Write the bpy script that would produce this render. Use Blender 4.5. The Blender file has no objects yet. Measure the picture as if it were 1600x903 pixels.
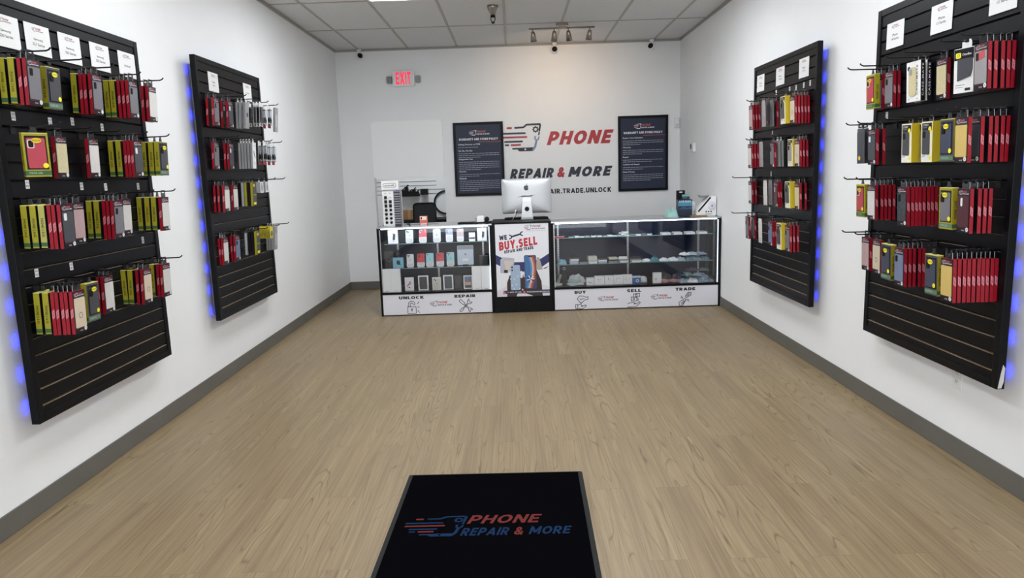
import bpy, math, random
from mathutils import Matrix, Vector
random.seed(7)
C = bpy.context.scene.collection
S = bpy.context.scene
PI = math.pi

# ---------------------------------------------------------------- camera, world, light, exposure
FPX = 1105.86
cam_d = bpy.data.cameras.new('camera')
cam_d.sensor_width = 36.0
cam_d.lens = 36.0 * FPX / 1600.0
cam_d.clip_start = 0.05
cam = bpy.data.objects.new('camera', cam_d)
C.objects.link(cam)
_r = Vector((0.99946985, 0.00182144, -0.03250704))
_u = Vector((0.0317804, 0.16233293, 0.98622413))
_d = Vector((-0.00707331, 0.98673436, -0.16218898))
CAMH = 1.4436
cam.matrix_world = Matrix(((_r.x, _u.x, -_d.x, 0), (_r.y, _u.y, -_d.y, 0), (_r.z, _u.z, -_d.z, CAMH), (0, 0, 0, 1)))
S.camera = cam
S.view_settings.view_transform = 'Standard'
S.view_settings.look = 'None'
S.view_settings.gamma = 1.0
S.view_settings.use_curve_mapping = False
EXPOSURE = 0.0
S.view_settings.exposure = EXPOSURE
TROFFER_STRENGTH = 13.0        # ceiling light diffusers
DAY_STRENGTH = 0.8            # daylight through the shop front
SPOT_W = 6.2                 # warm track heads
CASE_LED = 13.0               # strips inside the showcases
BLUE_W = 0.02                # blue strip behind the wall boards
STORE_W = 60.0

W = bpy.data.worlds.new('world')
S.world = W
W.use_nodes = True
wn = W.node_tree
bg = wn.nodes['Background']
sky = wn.nodes.new('ShaderNodeTexSky')
sky.sky_type = 'HOSEK_WILKIE'
sky.turbidity = 6.0
sky.ground_albedo = 0.5
sky.sun_direction = Vector((0.3, 0.75, 0.6)).normalized()
mixw = wn.nodes.new('ShaderNodeMixRGB')
mixw.inputs[0].default_value = 0.75
mixw.inputs[2].default_value = (0.85, 0.93, 1.0, 1)
wn.links.new(sky.outputs[0], mixw.inputs[1])
wn.links.new(mixw.outputs[0], bg.inputs[0])
bg.inputs[1].default_value = DAY_STRENGTH

# room
XL, XR, YB, H = -2.1716, 2.1184, 9.144, 3.006
YF = -0.9                     # shop front, behind the photographer

def area(name, loc, rot, sx, sy, w, col, parent=None):
    l = bpy.data.lights.new(name, 'AREA'); l.shape = 'RECTANGLE'; l.size = sx; l.size_y = sy
    l.energy = w; l.color = col
    o = bpy.data.objects.new(name, l); C.objects.link(o); o.location = loc; o.rotation_euler = rot
    if parent: o.parent = parent
    return o
DAY_AREA_W = 68.0
area('shopfront_daylight', (0.0, YF - 0.12, 1.20), (PI/2, 0, 0), 4.0, 2.0, DAY_AREA_W, (0.93, 0.97, 1.0))

# ---------------------------------------------------------------- materials
def lin(c):
    out = []
    for v in c:
        v = v / 255.0
        out.append(v / 12.92 if v <= 0.04045 else ((v + 0.055) / 1.055) ** 2.4)
    return (*out, 1.0)
MATS = {}
def M(name, rgb=(200, 200, 200), rough=0.5, metal=0.0, emit=None, es=0.0, trans=None, bump=0.0, bscale=200.0, vary=0.0, vscale=8.0, spec=0.5):
    if name in MATS: return MATS[name]
    m = bpy.data.materials.new(name); m.use_nodes = True
    nt = m.node_tree; b = nt.nodes['Principled BSDF']
    b.inputs['Base Color'].default_value = lin(rgb)
    b.inputs['Roughness'].default_value = rough
    b.inputs['Metallic'].default_value = metal
    b.inputs['Specular IOR Level'].default_value = spec
    if emit:
        b.inputs['Emission Color'].default_value = lin(emit); b.inputs['Emission Strength'].default_value = es
    if bump or vary:
        tc = nt.nodes.new('ShaderNodeTexCoord')
    if bump:
        n = nt.nodes.new('ShaderNodeTexNoise'); n.inputs['Scale'].default_value = bscale; n.inputs['Detail'].default_value = 3
        bp = nt.nodes.new('ShaderNodeBump'); bp.inputs['Strength'].default_value = bump; bp.inputs['Distance'].default_value = 0.002
        nt.links.new(tc.outputs['Object'], n.inputs['Vector']); nt.links.new(n.outputs['Fac'], bp.inputs['Height']); nt.links.new(bp.outputs[0], b.inputs['Normal'])
    if vary:
        n = nt.nodes.new('ShaderNodeTexNoise'); n.inputs['Scale'].default_value = vscale; n.inputs['Detail'].default_value = 4
        rp = nt.nodes.new('ShaderNodeValToRGB')
        lo = [x * (1 - vary) for x in lin(rgb)[:3]]; hi = [min(1, x * (1 + vary)) for x in lin(rgb)[:3]]
        rp.color_ramp.elements[0].position = 0.3; rp.color_ramp.elements[1].position = 0.7
        rp.color_ramp.elements[0].color = (*lo, 1); rp.color_ramp.elements[1].color = (*hi, 1)
        nt.links.new(tc.outputs['Object'], n.inputs['Vector']); nt.links.new(n.outputs['Fac'], rp.inputs[0]); nt.links.new(rp.outputs[0], b.inputs['Base Color'])
    if trans:   # thin clear sheet: transparent mixed with a fresnel gloss
        tr = nt.nodes.new('ShaderNodeBsdfTransparent'); tr.inputs[0].default_value = lin(trans)
        gl = nt.nodes.new('ShaderNodeBsdfGlossy'); gl.inputs['Roughness'].default_value = rough; gl.inputs[0].default_value = (1, 1, 1, 1)
        fr = nt.nodes.new('ShaderNodeFresnel'); fr.inputs[0].default_value = 1.45
        mx = nt.nodes.new('ShaderNodeMixShader')
        nt.links.new(fr.outputs[0], mx.inputs[0]); nt.links.new(tr.outputs[0], mx.inputs[1]); nt.links.new(gl.outputs[0], mx.inputs[2])
        nt.links.new(mx.outputs[0], nt.nodes['Material Output'].inputs['Surface'])
    MATS[name] = m
    return m

def floor_material():
    m = bpy.data.materials.new('vinyl_plank'); m.use_nodes = True; MATS['floor'] = m
    nt = m.node_tree; b = nt.nodes['Principled BSDF']; L = nt.links.new; N = nt.nodes.new
    tc = N('ShaderNodeTexCoord')
    sp = N('ShaderNodeSeparateXYZ'); L(tc.outputs['Object'], sp.inputs[0])
    cb = N('ShaderNodeCombineXYZ'); L(sp.outputs['Y'], cb.inputs['X']); L(sp.outputs['X'], cb.inputs['Y'])
    br = N('ShaderNodeTexBrick'); L(cb.outputs[0], br.inputs['Vector'])
    br.offset = 0.5; br.offset_frequency = 2
    br.inputs['Scale'].default_value = 1.0; br.inputs['Brick Width'].default_value = 1.22; br.inputs['Row Height'].default_value = 0.152
    br.inputs['Mortar Size'].default_value = 0.0009; br.inputs['Mortar Smooth'].default_value = 0.3; br.inputs['Bias'].default_value = 0.0
    br.inputs['Color1'].default_value = (0, 0, 0, 1); br.inputs['Color2'].default_value = (1, 1, 1, 1); br.inputs['Mortar'].default_value = (0.5, 0.5, 0.5, 1)
    # fine straight grain
    mp = N('ShaderNodeMapping'); mp.inputs['Scale'].default_value = (95, 1.6, 1); L(tc.outputs['Object'], mp.inputs[0])
    off = N('ShaderNodeVectorMath'); off.operation = 'ADD'; L(mp.outputs[0], off.inputs[0])
    sc = N('ShaderNodeVectorMath'); sc.operation = 'SCALE'; sc.inputs['Scale'].default_value = 37.0; L(br.outputs['Color'], sc.inputs[0]); L(sc.outputs[0], off.inputs[1])
    n1 = N('ShaderNodeTexNoise'); n1.inputs['Scale'].default_value = 1.0; n1.inputs['Detail'].default_value = 6; n1.inputs['Roughness'].default_value = 0.65; L(off.outputs[0], n1.inputs['Vector'])
    # broad streaks
    mp2 = N('ShaderNodeMapping'); mp2.inputs['Scale'].default_value = (14, 0.55, 1); L(tc.outputs['Object'], mp2.inputs[0])
    off2 = N('ShaderNodeVectorMath'); off2.operation = 'ADD'; L(mp2.outputs[0], off2.inputs[0]); L(sc.outputs[0], off2.inputs[1])
    n2 = N('ShaderNodeTexNoise'); n2.inputs['Scale'].default_value = 1.0; n2.inputs['Detail'].default_value = 3; L(off2.outputs[0], n2.inputs['Vector'])
    # cathedral arcs
    mp3 = N('ShaderNodeMapping'); mp3.inputs['Scale'].default_value = (9, 0.9, 1); L(tc.outputs['Object'], mp3.inputs[0])
    off3 = N('ShaderNodeVectorMath'); off3.operation = 'ADD'; L(mp3.outputs[0], off3.inputs[0]); L(sc.outputs[0], off3.inputs[1])
    n3 = N('ShaderNodeTexNoise'); n3.inputs['Scale'].default_value = 1.0; n3.inputs['Detail'].default_value = 1.5; L(off3.outputs[0], n3.inputs['Vector'])
    mu = N('ShaderNodeMath'); mu.operation = 'MULTIPLY'; mu.inputs[1].default_value = 26.0; L(n3.outputs['Fac'], mu.inputs[0])
    fr = N('ShaderNodeMath'); fr.operation = 'PINGPONG'; fr.inputs[1].default_value = 1.0; L(mu.outputs[0], fr.inputs[0])
    pw = N('ShaderNodeMath'); pw.operation = 'POWER'; pw.inputs[1].default_value = 7.0; L(fr.outputs[0], pw.inputs[0])
    msk = N('ShaderNodeMapRange'); msk.inputs[1].default_value = 0.47; msk.inputs[2].default_value = 0.62; L(n2.outputs['Fac'], msk.inputs[0])
    arc = N('ShaderNodeMath'); arc.operation = 'MULTIPLY'; L(pw.outputs[0], arc.inputs[0]); L(msk.outputs[0], arc.inputs[1])
    # combine value
    a1 = N('ShaderNodeMath'); a1.operation = 'MULTIPLY_ADD'; a1.inputs[1].default_value = 0.62; a1.inputs[2].default_value = 0.0; L(n1.outputs['Fac'], a1.inputs[0])
    a2 = N('ShaderNodeMath'); a2.operation = 'MULTIPLY_ADD'; a2.inputs[1].default_value = 0.42; L(n2.outputs['Fac'], a2.inputs[0]); L(a1.outputs[0], a2.inputs[2])
    a3 = N('ShaderNodeMath'); a3.operation = 'MULTIPLY_ADD'; a3.inputs[1].default_value = -0.30; L(arc.outputs[0], a3.inputs[0]); L(a2.outputs[0], a3.inputs[2])
    sb = N('ShaderNodeSeparateColor'); L(br.outputs['Color'], sb.inputs[0])
    a4 = N('ShaderNodeMath'); a4.operation = 'MULTIPLY_ADD'; a4.inputs[1].default_value = 0.035; L(sb.outputs[0], a4.inputs[0]); L(a3.outputs[0], a4.inputs[2])
    rp = N('ShaderNodeValToRGB'); L(a4.outputs[0], rp.inputs[0])
    e = rp.color_ramp.elements
    e[0].position = 0.28; e[0].color = lin((96, 79, 55)); e[1].position = 0.86; e[1].color = lin((171, 151, 116))
    k = e.new(0.48); k.color = lin((129, 110, 82)); k = e.new(0.62); k.color = lin((144, 125, 94))
    sm = N('ShaderNodeMixRGB'); sm.inputs[2].default_value = lin((72, 59, 44)); L(rp.outputs[0], sm.inputs[1])
    mf = N('ShaderNodeMath'); mf.operation = 'MULTIPLY'; mf.inputs[1].default_value = 0.55; L(br.outputs['Fac'], mf.inputs[0]); L(mf.outputs[0], sm.inputs[0])
    L(sm.outputs[0], b.inputs['Base Color'])
    rr = N('ShaderNodeMapRange'); rr.inputs[3].default_value = 0.36; rr.inputs[4].default_value = 0.5; L(n1.outputs['Fac'], rr.inputs[0]); L(rr.outputs[0], b.inputs['Roughness'])
    bp = N('ShaderNodeBump'); bp.inputs['Strength'].default_value = 0.12; bp.inputs['Distance'].default_value = 0.001; L(a4.outputs[0], bp.inputs['Height']); L(bp.outputs[0], b.inputs['Normal'])
    return m

def phone_screen_material():
    m = bpy.data.materials.new('printed_phone_screen'); m.use_nodes = True; MATS['screen'] = m
    nt = m.node_tree; b = nt.nodes['Principled BSDF']; b.inputs['Roughness'].default_value = 0.4
    L = nt.links.new; N = nt.nodes.new
    tc = N('ShaderNodeTexCoord'); sp = N('ShaderNodeSeparateXYZ'); L(tc.outputs['Generated'], sp.inputs[0])
    a = N('ShaderNodeMath'); a.operation = 'SINE'
    k = N('ShaderNodeMath'); k.operation = 'MULTIPLY_ADD'; k.inputs[1].default_value = 4.2; k.inputs[2].default_value = 2.2; L(sp.outputs['Z'], k.inputs[0]); L(k.outputs[0], a.inputs[0])
    q = N('ShaderNodeMath'); q.operation = 'MULTIPLY_ADD'; q.inputs[1].default_value = 0.22; L(a.outputs[0], q.inputs[0]); L(sp.outputs['X'], q.inputs[2])
    rp = N('ShaderNodeValToRGB'); L(q.outputs[0], rp.inputs[0]); e = rp.color_ramp.elements
    e[0].position = 0.25; e[0].color = lin((60, 105, 160)); e[1].position = 0.95; e[1].color = lin((40, 60, 110))
    for p, c in ((0.45, (95, 150, 190)), (0.55, (215, 190, 180)), (0.62, (215, 110, 70)), (0.78, (150, 70, 60))):
        z = e.new(p); z.color = lin(c)
    L(rp.outputs[0], b.inputs['Base Color'])
    return m

floor_m = floor_material(); screen_m = phone_screen_material()
wall_m = M('white_wall_paint', (236, 237, 238), 0.55, bump=0.25, bscale=90, vary=0.012, vscale=3)
tile_m = M('ceiling_tile', (214, 214, 214), 0.9, bump=0.5, bscale=260, vary=0.03, vscale=60)
tbar_m = M('ceiling_grid', (168, 165, 160), 0.5)
base_m = M('grey_vinyl_base', (98, 96, 90), 0.5, vary=0.06, vscale=5)
black_m = M('black_laminate', (12, 13, 17), 0.36, vary=0.1, vscale=6, spec=0.15)
blackf_m = M('black_frame', (11, 12, 16), 0.36, vary=0.12, vscale=4, spec=0.15)
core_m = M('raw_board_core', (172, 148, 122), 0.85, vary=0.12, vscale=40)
rod_m = M('black_powder_coat', (12, 12, 14), 0.4, spec=0.3)
white_m = M('white_plastic', (232, 232, 232), 0.45)
paper_m = M('white_paper', (222, 222, 222), 0.7)
ink_m = M('black_ink', (22, 22, 26), 0.6)
inkg_m = M('grey_ink', (120, 120, 126), 0.7)
inkr_m = M('red_ink', (176, 40, 46), 0.6)
inkn_m = M('navy_ink', (30, 34, 66), 0.6)
inkb_m = M('slate_blue_ink', (120, 138, 172), 0.6)
signr_m = M('red_sign_vinyl', (172, 32, 38), 0.4)
signn_m = M('navy_sign_vinyl', (18, 21, 44), 0.4)
signk_m = M('black_sign_vinyl', (20, 20, 24), 0.4)
red_m = M('red_carton', (148, 18, 36), 0.42, vary=0.06, vscale=30, spec=0.3)
stripe_m = M('pale_pink_print', (208, 136, 146), 0.5)
yel_m = M('olive_yellow_carton', (160, 152, 40), 0.42, vary=0.05, vscale=30, spec=0.3)
yelp_m = M('pale_olive_yellow_carton', (176, 170, 88), 0.42)
grn_m = M('dark_green_print', (52, 92, 56), 0.5)
grn2_m = M('sage_green_print', (92, 122, 98), 0.5)
pack_m = M('black_carton', (22, 20, 27), 0.35, spec=0.25)
yel2_m = M('bright_yellow_carton', (208, 184, 40), 0.42)
lemon_m = M('lemon_sticker', (240, 226, 40), 0.45)
plum_m = M('plum_print', (84, 26, 48), 0.5)
tab_m = M('clear_hang_tab', (190, 192, 200), 0.18, trans=(205, 208, 215))
clear_m = M('clear_film', (220, 225, 230), 0.12, trans=(232, 236, 240))
glass_m = M('showcase_glass', (255, 255, 255), 0.02, trans=(255, 255, 255))
edge_m = M('green_glass_edge', (120, 168, 168), 0.2)
alu_m = M('brushed_aluminium', (200, 202, 206), 0.32, metal=1.0)
silver_m = M('satin_silver', (206, 208, 212), 0.45, metal=0.55)
navyback_m = M('dark_navy_back_panel', (22, 34, 62), 0.5, spec=0.15)
chrome_m = M('satin_nickel', (150, 142, 132), 0.3, metal=1.0)
rubber_m = M('dark_rubber_edge', (34, 35, 35), 0.75, spec=0.2)
carpet_m = M('black_carpet_pile', (9, 9, 12), 0.95, bump=1.0, bscale=900, vary=0.35, vscale=260, spec=0.0)
cred_m = M('faded_red_carpet', (100, 46, 44), 0.95, vary=0.25, vscale=220, spec=0.0)
cblue_m = M('faded_blue_carpet', (28, 46, 74), 0.95, vary=0.25, vscale=220, spec=0.0)
matte_black_m = M('matte_black_plastic', (13, 13, 15), 0.6, spec=0.25)
poster_m = M('slate_poster_print', (46, 52, 70), 0.35, spec=0.2)
posterw_m = M('white_poster_print', (226, 227, 234), 0.4)
signp_m = M('white_sign_panel', (218, 218, 226), 0.42)
card_m = M('brown_cardboard', (150, 112, 74), 0.8, vary=0.06)
grey_board_m = M('plain_grey_board', (248, 248, 248), 0.6)
led_m = M('blue_led', (20, 30, 160), 0.5, emit=(22, 44, 255), es=0.95)
lamp_ms = [M('troffer_diffuser_%s' % n, (250, 250, 250), 0.6, emit=(247, 251, 255), es=TROFFER_STRENGTH * k) for n, k in (('rear', 1.28), ('middle', 1.27), ('front', .74))]
lamp_m = lamp_ms[1]
strip_m = M('showcase_led_diffuser', (250, 250, 250), 0.6, emit=(225, 240, 255), es=CASE_LED)
exit_m = M('lit_red_letters', (230, 50, 80), 0.5, emit=(240, 36, 74), es=0.9)
CASES = {k: M('case_' + n, c, r, vary=v, vscale=s) for k, n, c, r, v, s in [
    ('g', 'grey', (112, 110, 116), .4, .04, 20), ('d', 'charcoal', (66, 67, 74), .4, .05, 20), ('w', 'clear_white', (206, 203, 200), .35, .03, 60), ('t', 'gold_glitter', (198, 188, 150), .4, .22, 320),
    ('p', 'blush_pink', (178, 150, 150), .4, .04, 20), ('k', 'black_marble', (54, 58, 64), .3, .45, 60), ('m', 'maroon', (76, 36, 46), .4, .05, 20), ('b', 'slate_blue', (110, 122, 150), .4, .08, 30),
    ('o', 'gold', (206, 178, 104), .35, .04, 20), ('i', 'beige', (206, 190, 168), .4, .03, 20), ('r', 'raspberry', (178, 62, 78), .42, .04, 20), ('n', 'dark_navy', (60, 64, 84), .4, .06, 20), ('s', 'smoke', (150, 146, 148), .35, .05, 20)]}

# ---------------------------------------------------------------- mesh helpers
class MB:
    def __init__(s): s.v = []; s.f = []; s.m = []; s.sm = []; s.mats = []
    def mi(s, m):
        if m not in s.mats: s.mats.append(m)
        return s.mats.index(m)
    def add(s, vs, fs, m, smooth=False, T=None):
        o = len(s.v); k = s.mi(m)
        if T is not None: vs = [T @ Vector(v) for v in vs]
        s.v += [tuple(v) for v in vs]
        for f in fs: s.f.append(tuple(i + o for i in f)); s.m.append(k); s.sm.append(smooth)
        return s
    def box(s, c, d, m, T=None):
        x, y, z = c; a, b, e = d[0] / 2, d[1] / 2, d[2] / 2
        vs = [(x + i * a, y + j * b, z + k * e) for i in (-1, 1) for j in (-1, 1) for k in (-1, 1)]
        fs = [(0, 1, 3, 2), (4, 6, 7, 5), (0, 4, 5, 1), (2, 3, 7, 6), (0, 2, 6, 4), (1, 5, 7, 3)]
        return s.add(vs, fs, m, False, T)
    def box2(s, lo, hi, m, T=None):
        return s.box([(a + b) / 2 for a, b in zip(lo, hi)], [b - a for a, b in zip(lo, hi)], m, T)
    def prism(s, poly, h, m, T=None, m2=None, base=0.0):   # polygon in local uv, extruded along n
        n = len(poly)
        vs = [(p[0], p[1], base) for p in poly] + [(p[0], p[1], base + h) for p in poly]
        if h == 0: return s.add(vs[:n], [tuple(range(n))], m, False, T)
        s.add(vs, [tuple(reversed(range(n)))], m2 or m, False, T)
        o = len(s.v) - 2 * n; k = s.mi(m); k2 = s.mi(m2 or m)
        s.f.append(tuple(o + n + i for i in range(n))); s.m.append(k); s.sm.append(False)
        for i in range(n):
            j = (i + 1) % n; s.f.append((o + i, o + j, o + n + j, o + n + i)); s.m.append(k2); s.sm.append(False)
        return s
    def tube(s, path, r, m, n=8, T=None, cap=True):
        P = [Vector(p) for p in path]; rr = r if isinstance(r, (list, tuple)) else [r] * len(P)
        vs = []; fs = []; pn = None
        for i, p in enumerate(P):
            t = (P[min(i + 1, len(P) - 1)] - P[max(i - 1, 0)]).normalized()
            if pn is None: pn = t.orthogonal().normalized()
            pn = (pn - t * pn.dot(t)).normalized(); bn = t.cross(pn)
            for k in range(n):
                a = 2 * PI * k / n; vs.append(p + pn * math.cos(a) * rr[i] + bn * math.sin(a) * rr[i])
        for i in range(len(P) - 1):
            for k in range(n):
                a = i * n + k; b = i * n + (k + 1) % n; fs.append((a, b, b + n, a + n))
        if cap: fs.append(tuple(reversed(range(n)))); fs.append(tuple((len(P) - 1) * n + k for k in range(n)))
        return s.add(vs, fs, m, True, T)
    def lathe(s, prof, m, n=20, T=None, smooth=True):       # profile (r, z)
        vs = []; fs = []
        for r, z in prof:
            for k in range(n): a = 2 * PI * k / n; vs.append((r * math.cos(a), r * math.sin(a), z))
        for i in range(len(prof) - 1):
            for k in range(n):
                a = i * n + k; b = i * n + (k + 1) % n; fs.append((a, b, b + n, a + n))
        fs.append(tuple(reversed(range(n)))); fs.append(tuple((len(prof) - 1) * n + k for k in range(n)))
        return s.add(vs, fs, m, smooth, T)
    def stroke(s, pts, w, m, T=None, z=0.0, closed=False):   # flat line art: overlapping segment strips and round joints
        pts = list(pts)
        if closed: pts.append(pts[0])
        for i in range(len(pts) - 1):
            (x0, y0), (x1, y1) = pts[i], pts[i + 1]; l = math.hypot(x1 - x0, y1 - y0)
            if l < 1e-9: continue
            nx, ny = -(y1 - y0) / l * w / 2, (x1 - x0) / l * w / 2; zz = z + 1e-5 * (i % 3)
            s.add([(x0 + nx, y0 + ny, zz), (x0 - nx, y0 - ny, zz), (x1 - nx, y1 - ny, zz), (x1 + nx, y1 + ny, zz)], [(0, 1, 2, 3)], m, False, T)
        for i, (x, y) in enumerate(pts):
            s.disc((x, y), w / 2, m, T, z + 5e-5 + 1e-5 * (i % 3), 10)
        return s
    def disc(s, c, r, m, T=None, z=0.0, n=20, ry=None):
        ry = ry or r
        return s.add([(c[0] + r * math.cos(2 * PI * k / n), c[1] + ry * math.sin(2 * PI * k / n), z) for k in range(n)], [tuple(range(n))], m, False, T)
    def rect(s, x0, y0, x1, y1, m, T=None, z=0.0):
        return s.add([(x0, y0, z), (x1, y0, z), (x1, y1, z), (x0, y1, z)], [(0, 1, 2, 3)], m, False, T)
    def poly(s, pts, m, T=None, z=0.0):
        return s.add([(p[0], p[1], z) for p in pts], [tuple(range(len(pts)))], m, False, T)
    def text(s, body, m, x0, y0, w, h, T=None, z=0.0, shear=0.0, bold=0.0, rot=0.0, ext=0.0, space=1.0):
        if bold >= .03 and all(ch in BLOCKS or ch == ' ' for ch in body): return s.block(body, m, x0, y0, w, h, T, z, shear, .16 + bold, rot, space)
        bold = min(bold, .012)
        vs, fs = glyphs(body, shear, bold, ext, space)
        bx0 = min(v[0] for v in vs); bx1 = max(v[0] for v in vs); by0 = min(v[1] for v in vs); by1 = max(v[1] for v in vs)
        kx = w / (bx1 - bx0); ky = h / (by1 - by0); c, sn = math.cos(rot), math.sin(rot); out = []
        for v in vs:
            a = (v[0] - bx0) * kx; b = (v[1] - by0) * ky
            out.append((x0 + a * c - b * sn, y0 + a * sn + b * c, z + v[2]))
        return s.add(out, fs, m, False, T)
    def block(s, body, m, x0, y0, w, h, T=None, z=0.0, shear=0.0, t=.2, rot=0.0, space=1.0):   # heavy block capitals drawn with straight and round strokes
        gap = .13 * space; x = 0.0; strokes = []
        for ch in body:
            if ch == ' ': x += .32; continue
            gw, lines = BLOCKS[ch](t)
            strokes += [[(x + px, py) for px, py in l] for l in lines]; x += gw + gap
        W_ = x - gap + shear; kx = w / W_; c, sn = math.cos(rot), math.sin(rot); n = 0
        def P(px, py): a = (px + shear * py) * kx; b = py * h; return (x0 + a * c - b * sn, y0 + a * sn + b * c)
        for l in strokes:
            for i in range(len(l) - 1):
                (ax, ay), (bx, by) = l[i], l[i + 1]; d = math.hypot(bx - ax, by - ay)
                if d < 1e-6: continue
                ux, uy = (bx - ax) / d * t / 2, (by - ay) / d * t / 2; n += 1; zz = z + (n % 7) * 2e-6
                e0 = .0 if i == 0 else .30; e1 = .0 if i == len(l) - 2 else .30
                ax -= ux * e0; ay -= uy * e0; bx += ux * e1; by += uy * e1
                q = [P(ax - uy, ay + ux), P(ax + uy, ay - ux), P(bx + uy, by - ux), P(bx - uy, by + ux)]
                s.add([(u, v, zz) for u, v in q], [(0, 1, 2, 3)], m, False, T)
        return s
    def build(s, name, parent=None, loc=None, bevel=0.0):
        o = bpy.data.objects.new(name, s.mesh(name)); C.objects.link(o)
        if loc is not None: o.location = loc
        if parent: o.parent = parent
        if bevel:
            b = o.modifiers.new('bevel', 'BEVEL'); b.width = bevel; b.segments = 2; b.limit_method = 'ANGLE'; b.angle_limit = 0.9
        return o
    def mesh(s, name):
        me = bpy.data.meshes.new(name); me.from_pydata(s.v, [], s.f)
        for m in s.mats: me.materials.append(m)
        me.polygons.foreach_set('material_index', s.m); me.polygons.foreach_set('use_smooth', s.sm); me.update()
        return me
def _ell(cx, cy, rx, ry, a0, a1, n=14): return [(cx + rx * math.cos(math.radians(a0 + (a1 - a0) * i / n)), cy + ry * math.sin(math.radians(a0 + (a1 - a0) * i / n))) for i in range(n + 1)]
def _bowl(x0, x1, y0, y1):
    r = (y1 - y0) / 2; return [(x0, y1)] + _ell(x1 - r, y0 + r, r, r, 90, -90, 10) + [(x0, y0)]
BLOCKS = {
 'A': lambda t: (.80, [[(t * .45, 0), (.40, 1 - t * .1)], [(.80 - t * .45, 0), (.40, 1 - t * .1)], [(.18, .28), (.62, .28)]]),
 'B': lambda t: (.66, [[(t/2, 0), (t/2, 1)], _bowl(t/2, .66 - t/2, .5, 1 - t/2), _bowl(t/2, .68 - t/2, t/2, .5)]),
 'C': lambda t: (.70, [_ell(.37, .5, .37 - t/2, .5 - t/2, 48, 312)]),
 'D': lambda t: (.70, [[(t/2, 0), (t/2, 1)], [(t/2, 1 - t/2), (.34, 1 - t/2)] + _ell(.34, .5, .36 - t/2, .5 - t/2, 85, -85) + [(.34, t/2), (t/2, t/2)]]),
 'E': lambda t: (.58, [[(t/2, 0), (t/2, 1)], [(0, 1 - t/2), (.58, 1 - t/2)], [(0, .5), (.53, .5)], [(0, t/2), (.58, t/2)]]),
 'F': lambda t: (.56, [[(t/2, 0), (t/2, 1)], [(0, 1 - t/2), (.56, 1 - t/2)], [(0, .48), (.50, .48)]]),
 'G': lambda t: (.74, [_ell(.37, .5, .37 - t/2, .5 - t/2, 48, 330), [(.40, .44), (.74, .44)]]),
 'H': lambda t: (.70, [[(t/2, 0), (t/2, 1)], [(.70 - t/2, 0), (.70 - t/2, 1)], [(0, .5), (.70, .5)]]),
 'I': lambda t: (t, [[(t/2, 0), (t/2, 1)]]),
 'K': lambda t: (.70, [[(t/2, 0), (t/2, 1)], [(.70 - t * .5, 1), (t * .5, .36)], [(.28, .58), (.72 - t * .5, 0)]]),
 'L': lambda t: (.54, [[(t/2, 0), (t/2, 1)], [(0, t/2), (.54, t/2)]]),
 'M': lambda t: (.90, [[(t/2, 0), (t/2, 1)], [(.90 - t/2, 0), (.90 - t/2, 1)], [(t * .6, .97), (.45, .22)], [(.90 - t * .6, .97), (.45, .22)]]),
 'N': lambda t: (.72, [[(t/2, 0), (t/2, 1)], [(.72 - t/2, 0), (.72 - t/2, 1)], [(t * .55, .95), (.72 - t * .55, .05)]]),
 'O': lambda t: (.80, [_ell(.40, .5, .40 - t/2, .5 - t/2, 0, 360, 22)]),
 'P': lambda t: (.64, [[(t/2, 0), (t/2, 1)], _bowl(t/2, .64 - t/2, .42, 1 - t/2)]),
 'R': lambda t: (.68, [[(t/2, 0), (t/2, 1)], _bowl(t/2, .64 - t/2, .44, 1 - t/2), [(.30, .44), (.69 - t * .5, 0)]]),
 'S': lambda t: (.62, [_ell(.31, .75 - t/4, .31 - t/2, .25 - t/4, 25, 265, 10) + _ell(.31, .25 + t/4, .31 - t/2, .25 - t/4, 90, -155, 10)]),
 'T': lambda t: (.62, [[(0, 1 - t/2), (.62, 1 - t/2)], [(.31, 0), (.31, 1)]]),
 'U': lambda t: (.70, [[(t/2, 1), (t/2, .34)] + _ell(.35, .35, .35 - t/2, .35 - t/2, 180, 360, 12) + [(.70 - t/2, .34), (.70 - t/2, 1)]]),
 'V': lambda t: (.74, [[(t * .45, 1), (.37, .02)], [(.74 - t * .45, 1), (.37, .02)]]),
 'W': lambda t: (1.06, [[(t * .45, 1), (.29, .03)], [(.53, .86), (.29, .03)], [(.53, .86), (.77, .03)], [(1.06 - t * .45, 1), (.77, .03)]]),
 'X': lambda t: (.72, [[(t * .5, 1), (.72 - t * .5, 0)], [(.72 - t * .5, 1), (t * .5, 0)]]),
 'Y': lambda t: (.72, [[(t * .45, 1), (.36, .42)], [(.72 - t * .45, 1), (.36, .42)], [(.36, .48), (.36, 0)]]),
 '&': lambda t: (.80, [_ell(.36, .76 - t/6, .20 - t/5, .24 - t/3, -60, 250, 14) + [(.24, .56), (.74, .02)], [(.48, .60)] + _ell(.33, .28, .33 - t/2, .28 - t/2, 110, 345, 14) + [(.76, .42)]]),
 '.': lambda t: (t, [[(t/2, 0), (t/2, t)]]),
 '-': lambda t: (.30, [[(0, .45), (.30, .45)]]),
}
_G = {}
def glyphs(body, shear=0.0, bold=0.0, ext=0.0, space=1.0):
    k = (body, shear, bold, ext, space)
    if k not in _G:
        c = bpy.data.curves.new('lettering', 'FONT'); c.body = body; c.size = 1.0; c.shear = shear; c.offset = bold; c.resolution_u = 3; c.extrude = ext; c.space_character = space
        o = bpy.data.objects.new('lettering', c); C.objects.link(o); bpy.context.view_layer.update()
        me = bpy.data.meshes.new_from_object(o.evaluated_get(bpy.context.evaluated_depsgraph_get()))
        _G[k] = ([tuple(v.co) for v in me.vertices], [tuple(p.vertices) for p in me.polygons])
        bpy.data.objects.remove(o); bpy.data.curves.remove(c); bpy.data.meshes.remove(me)
    return _G[k]
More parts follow.
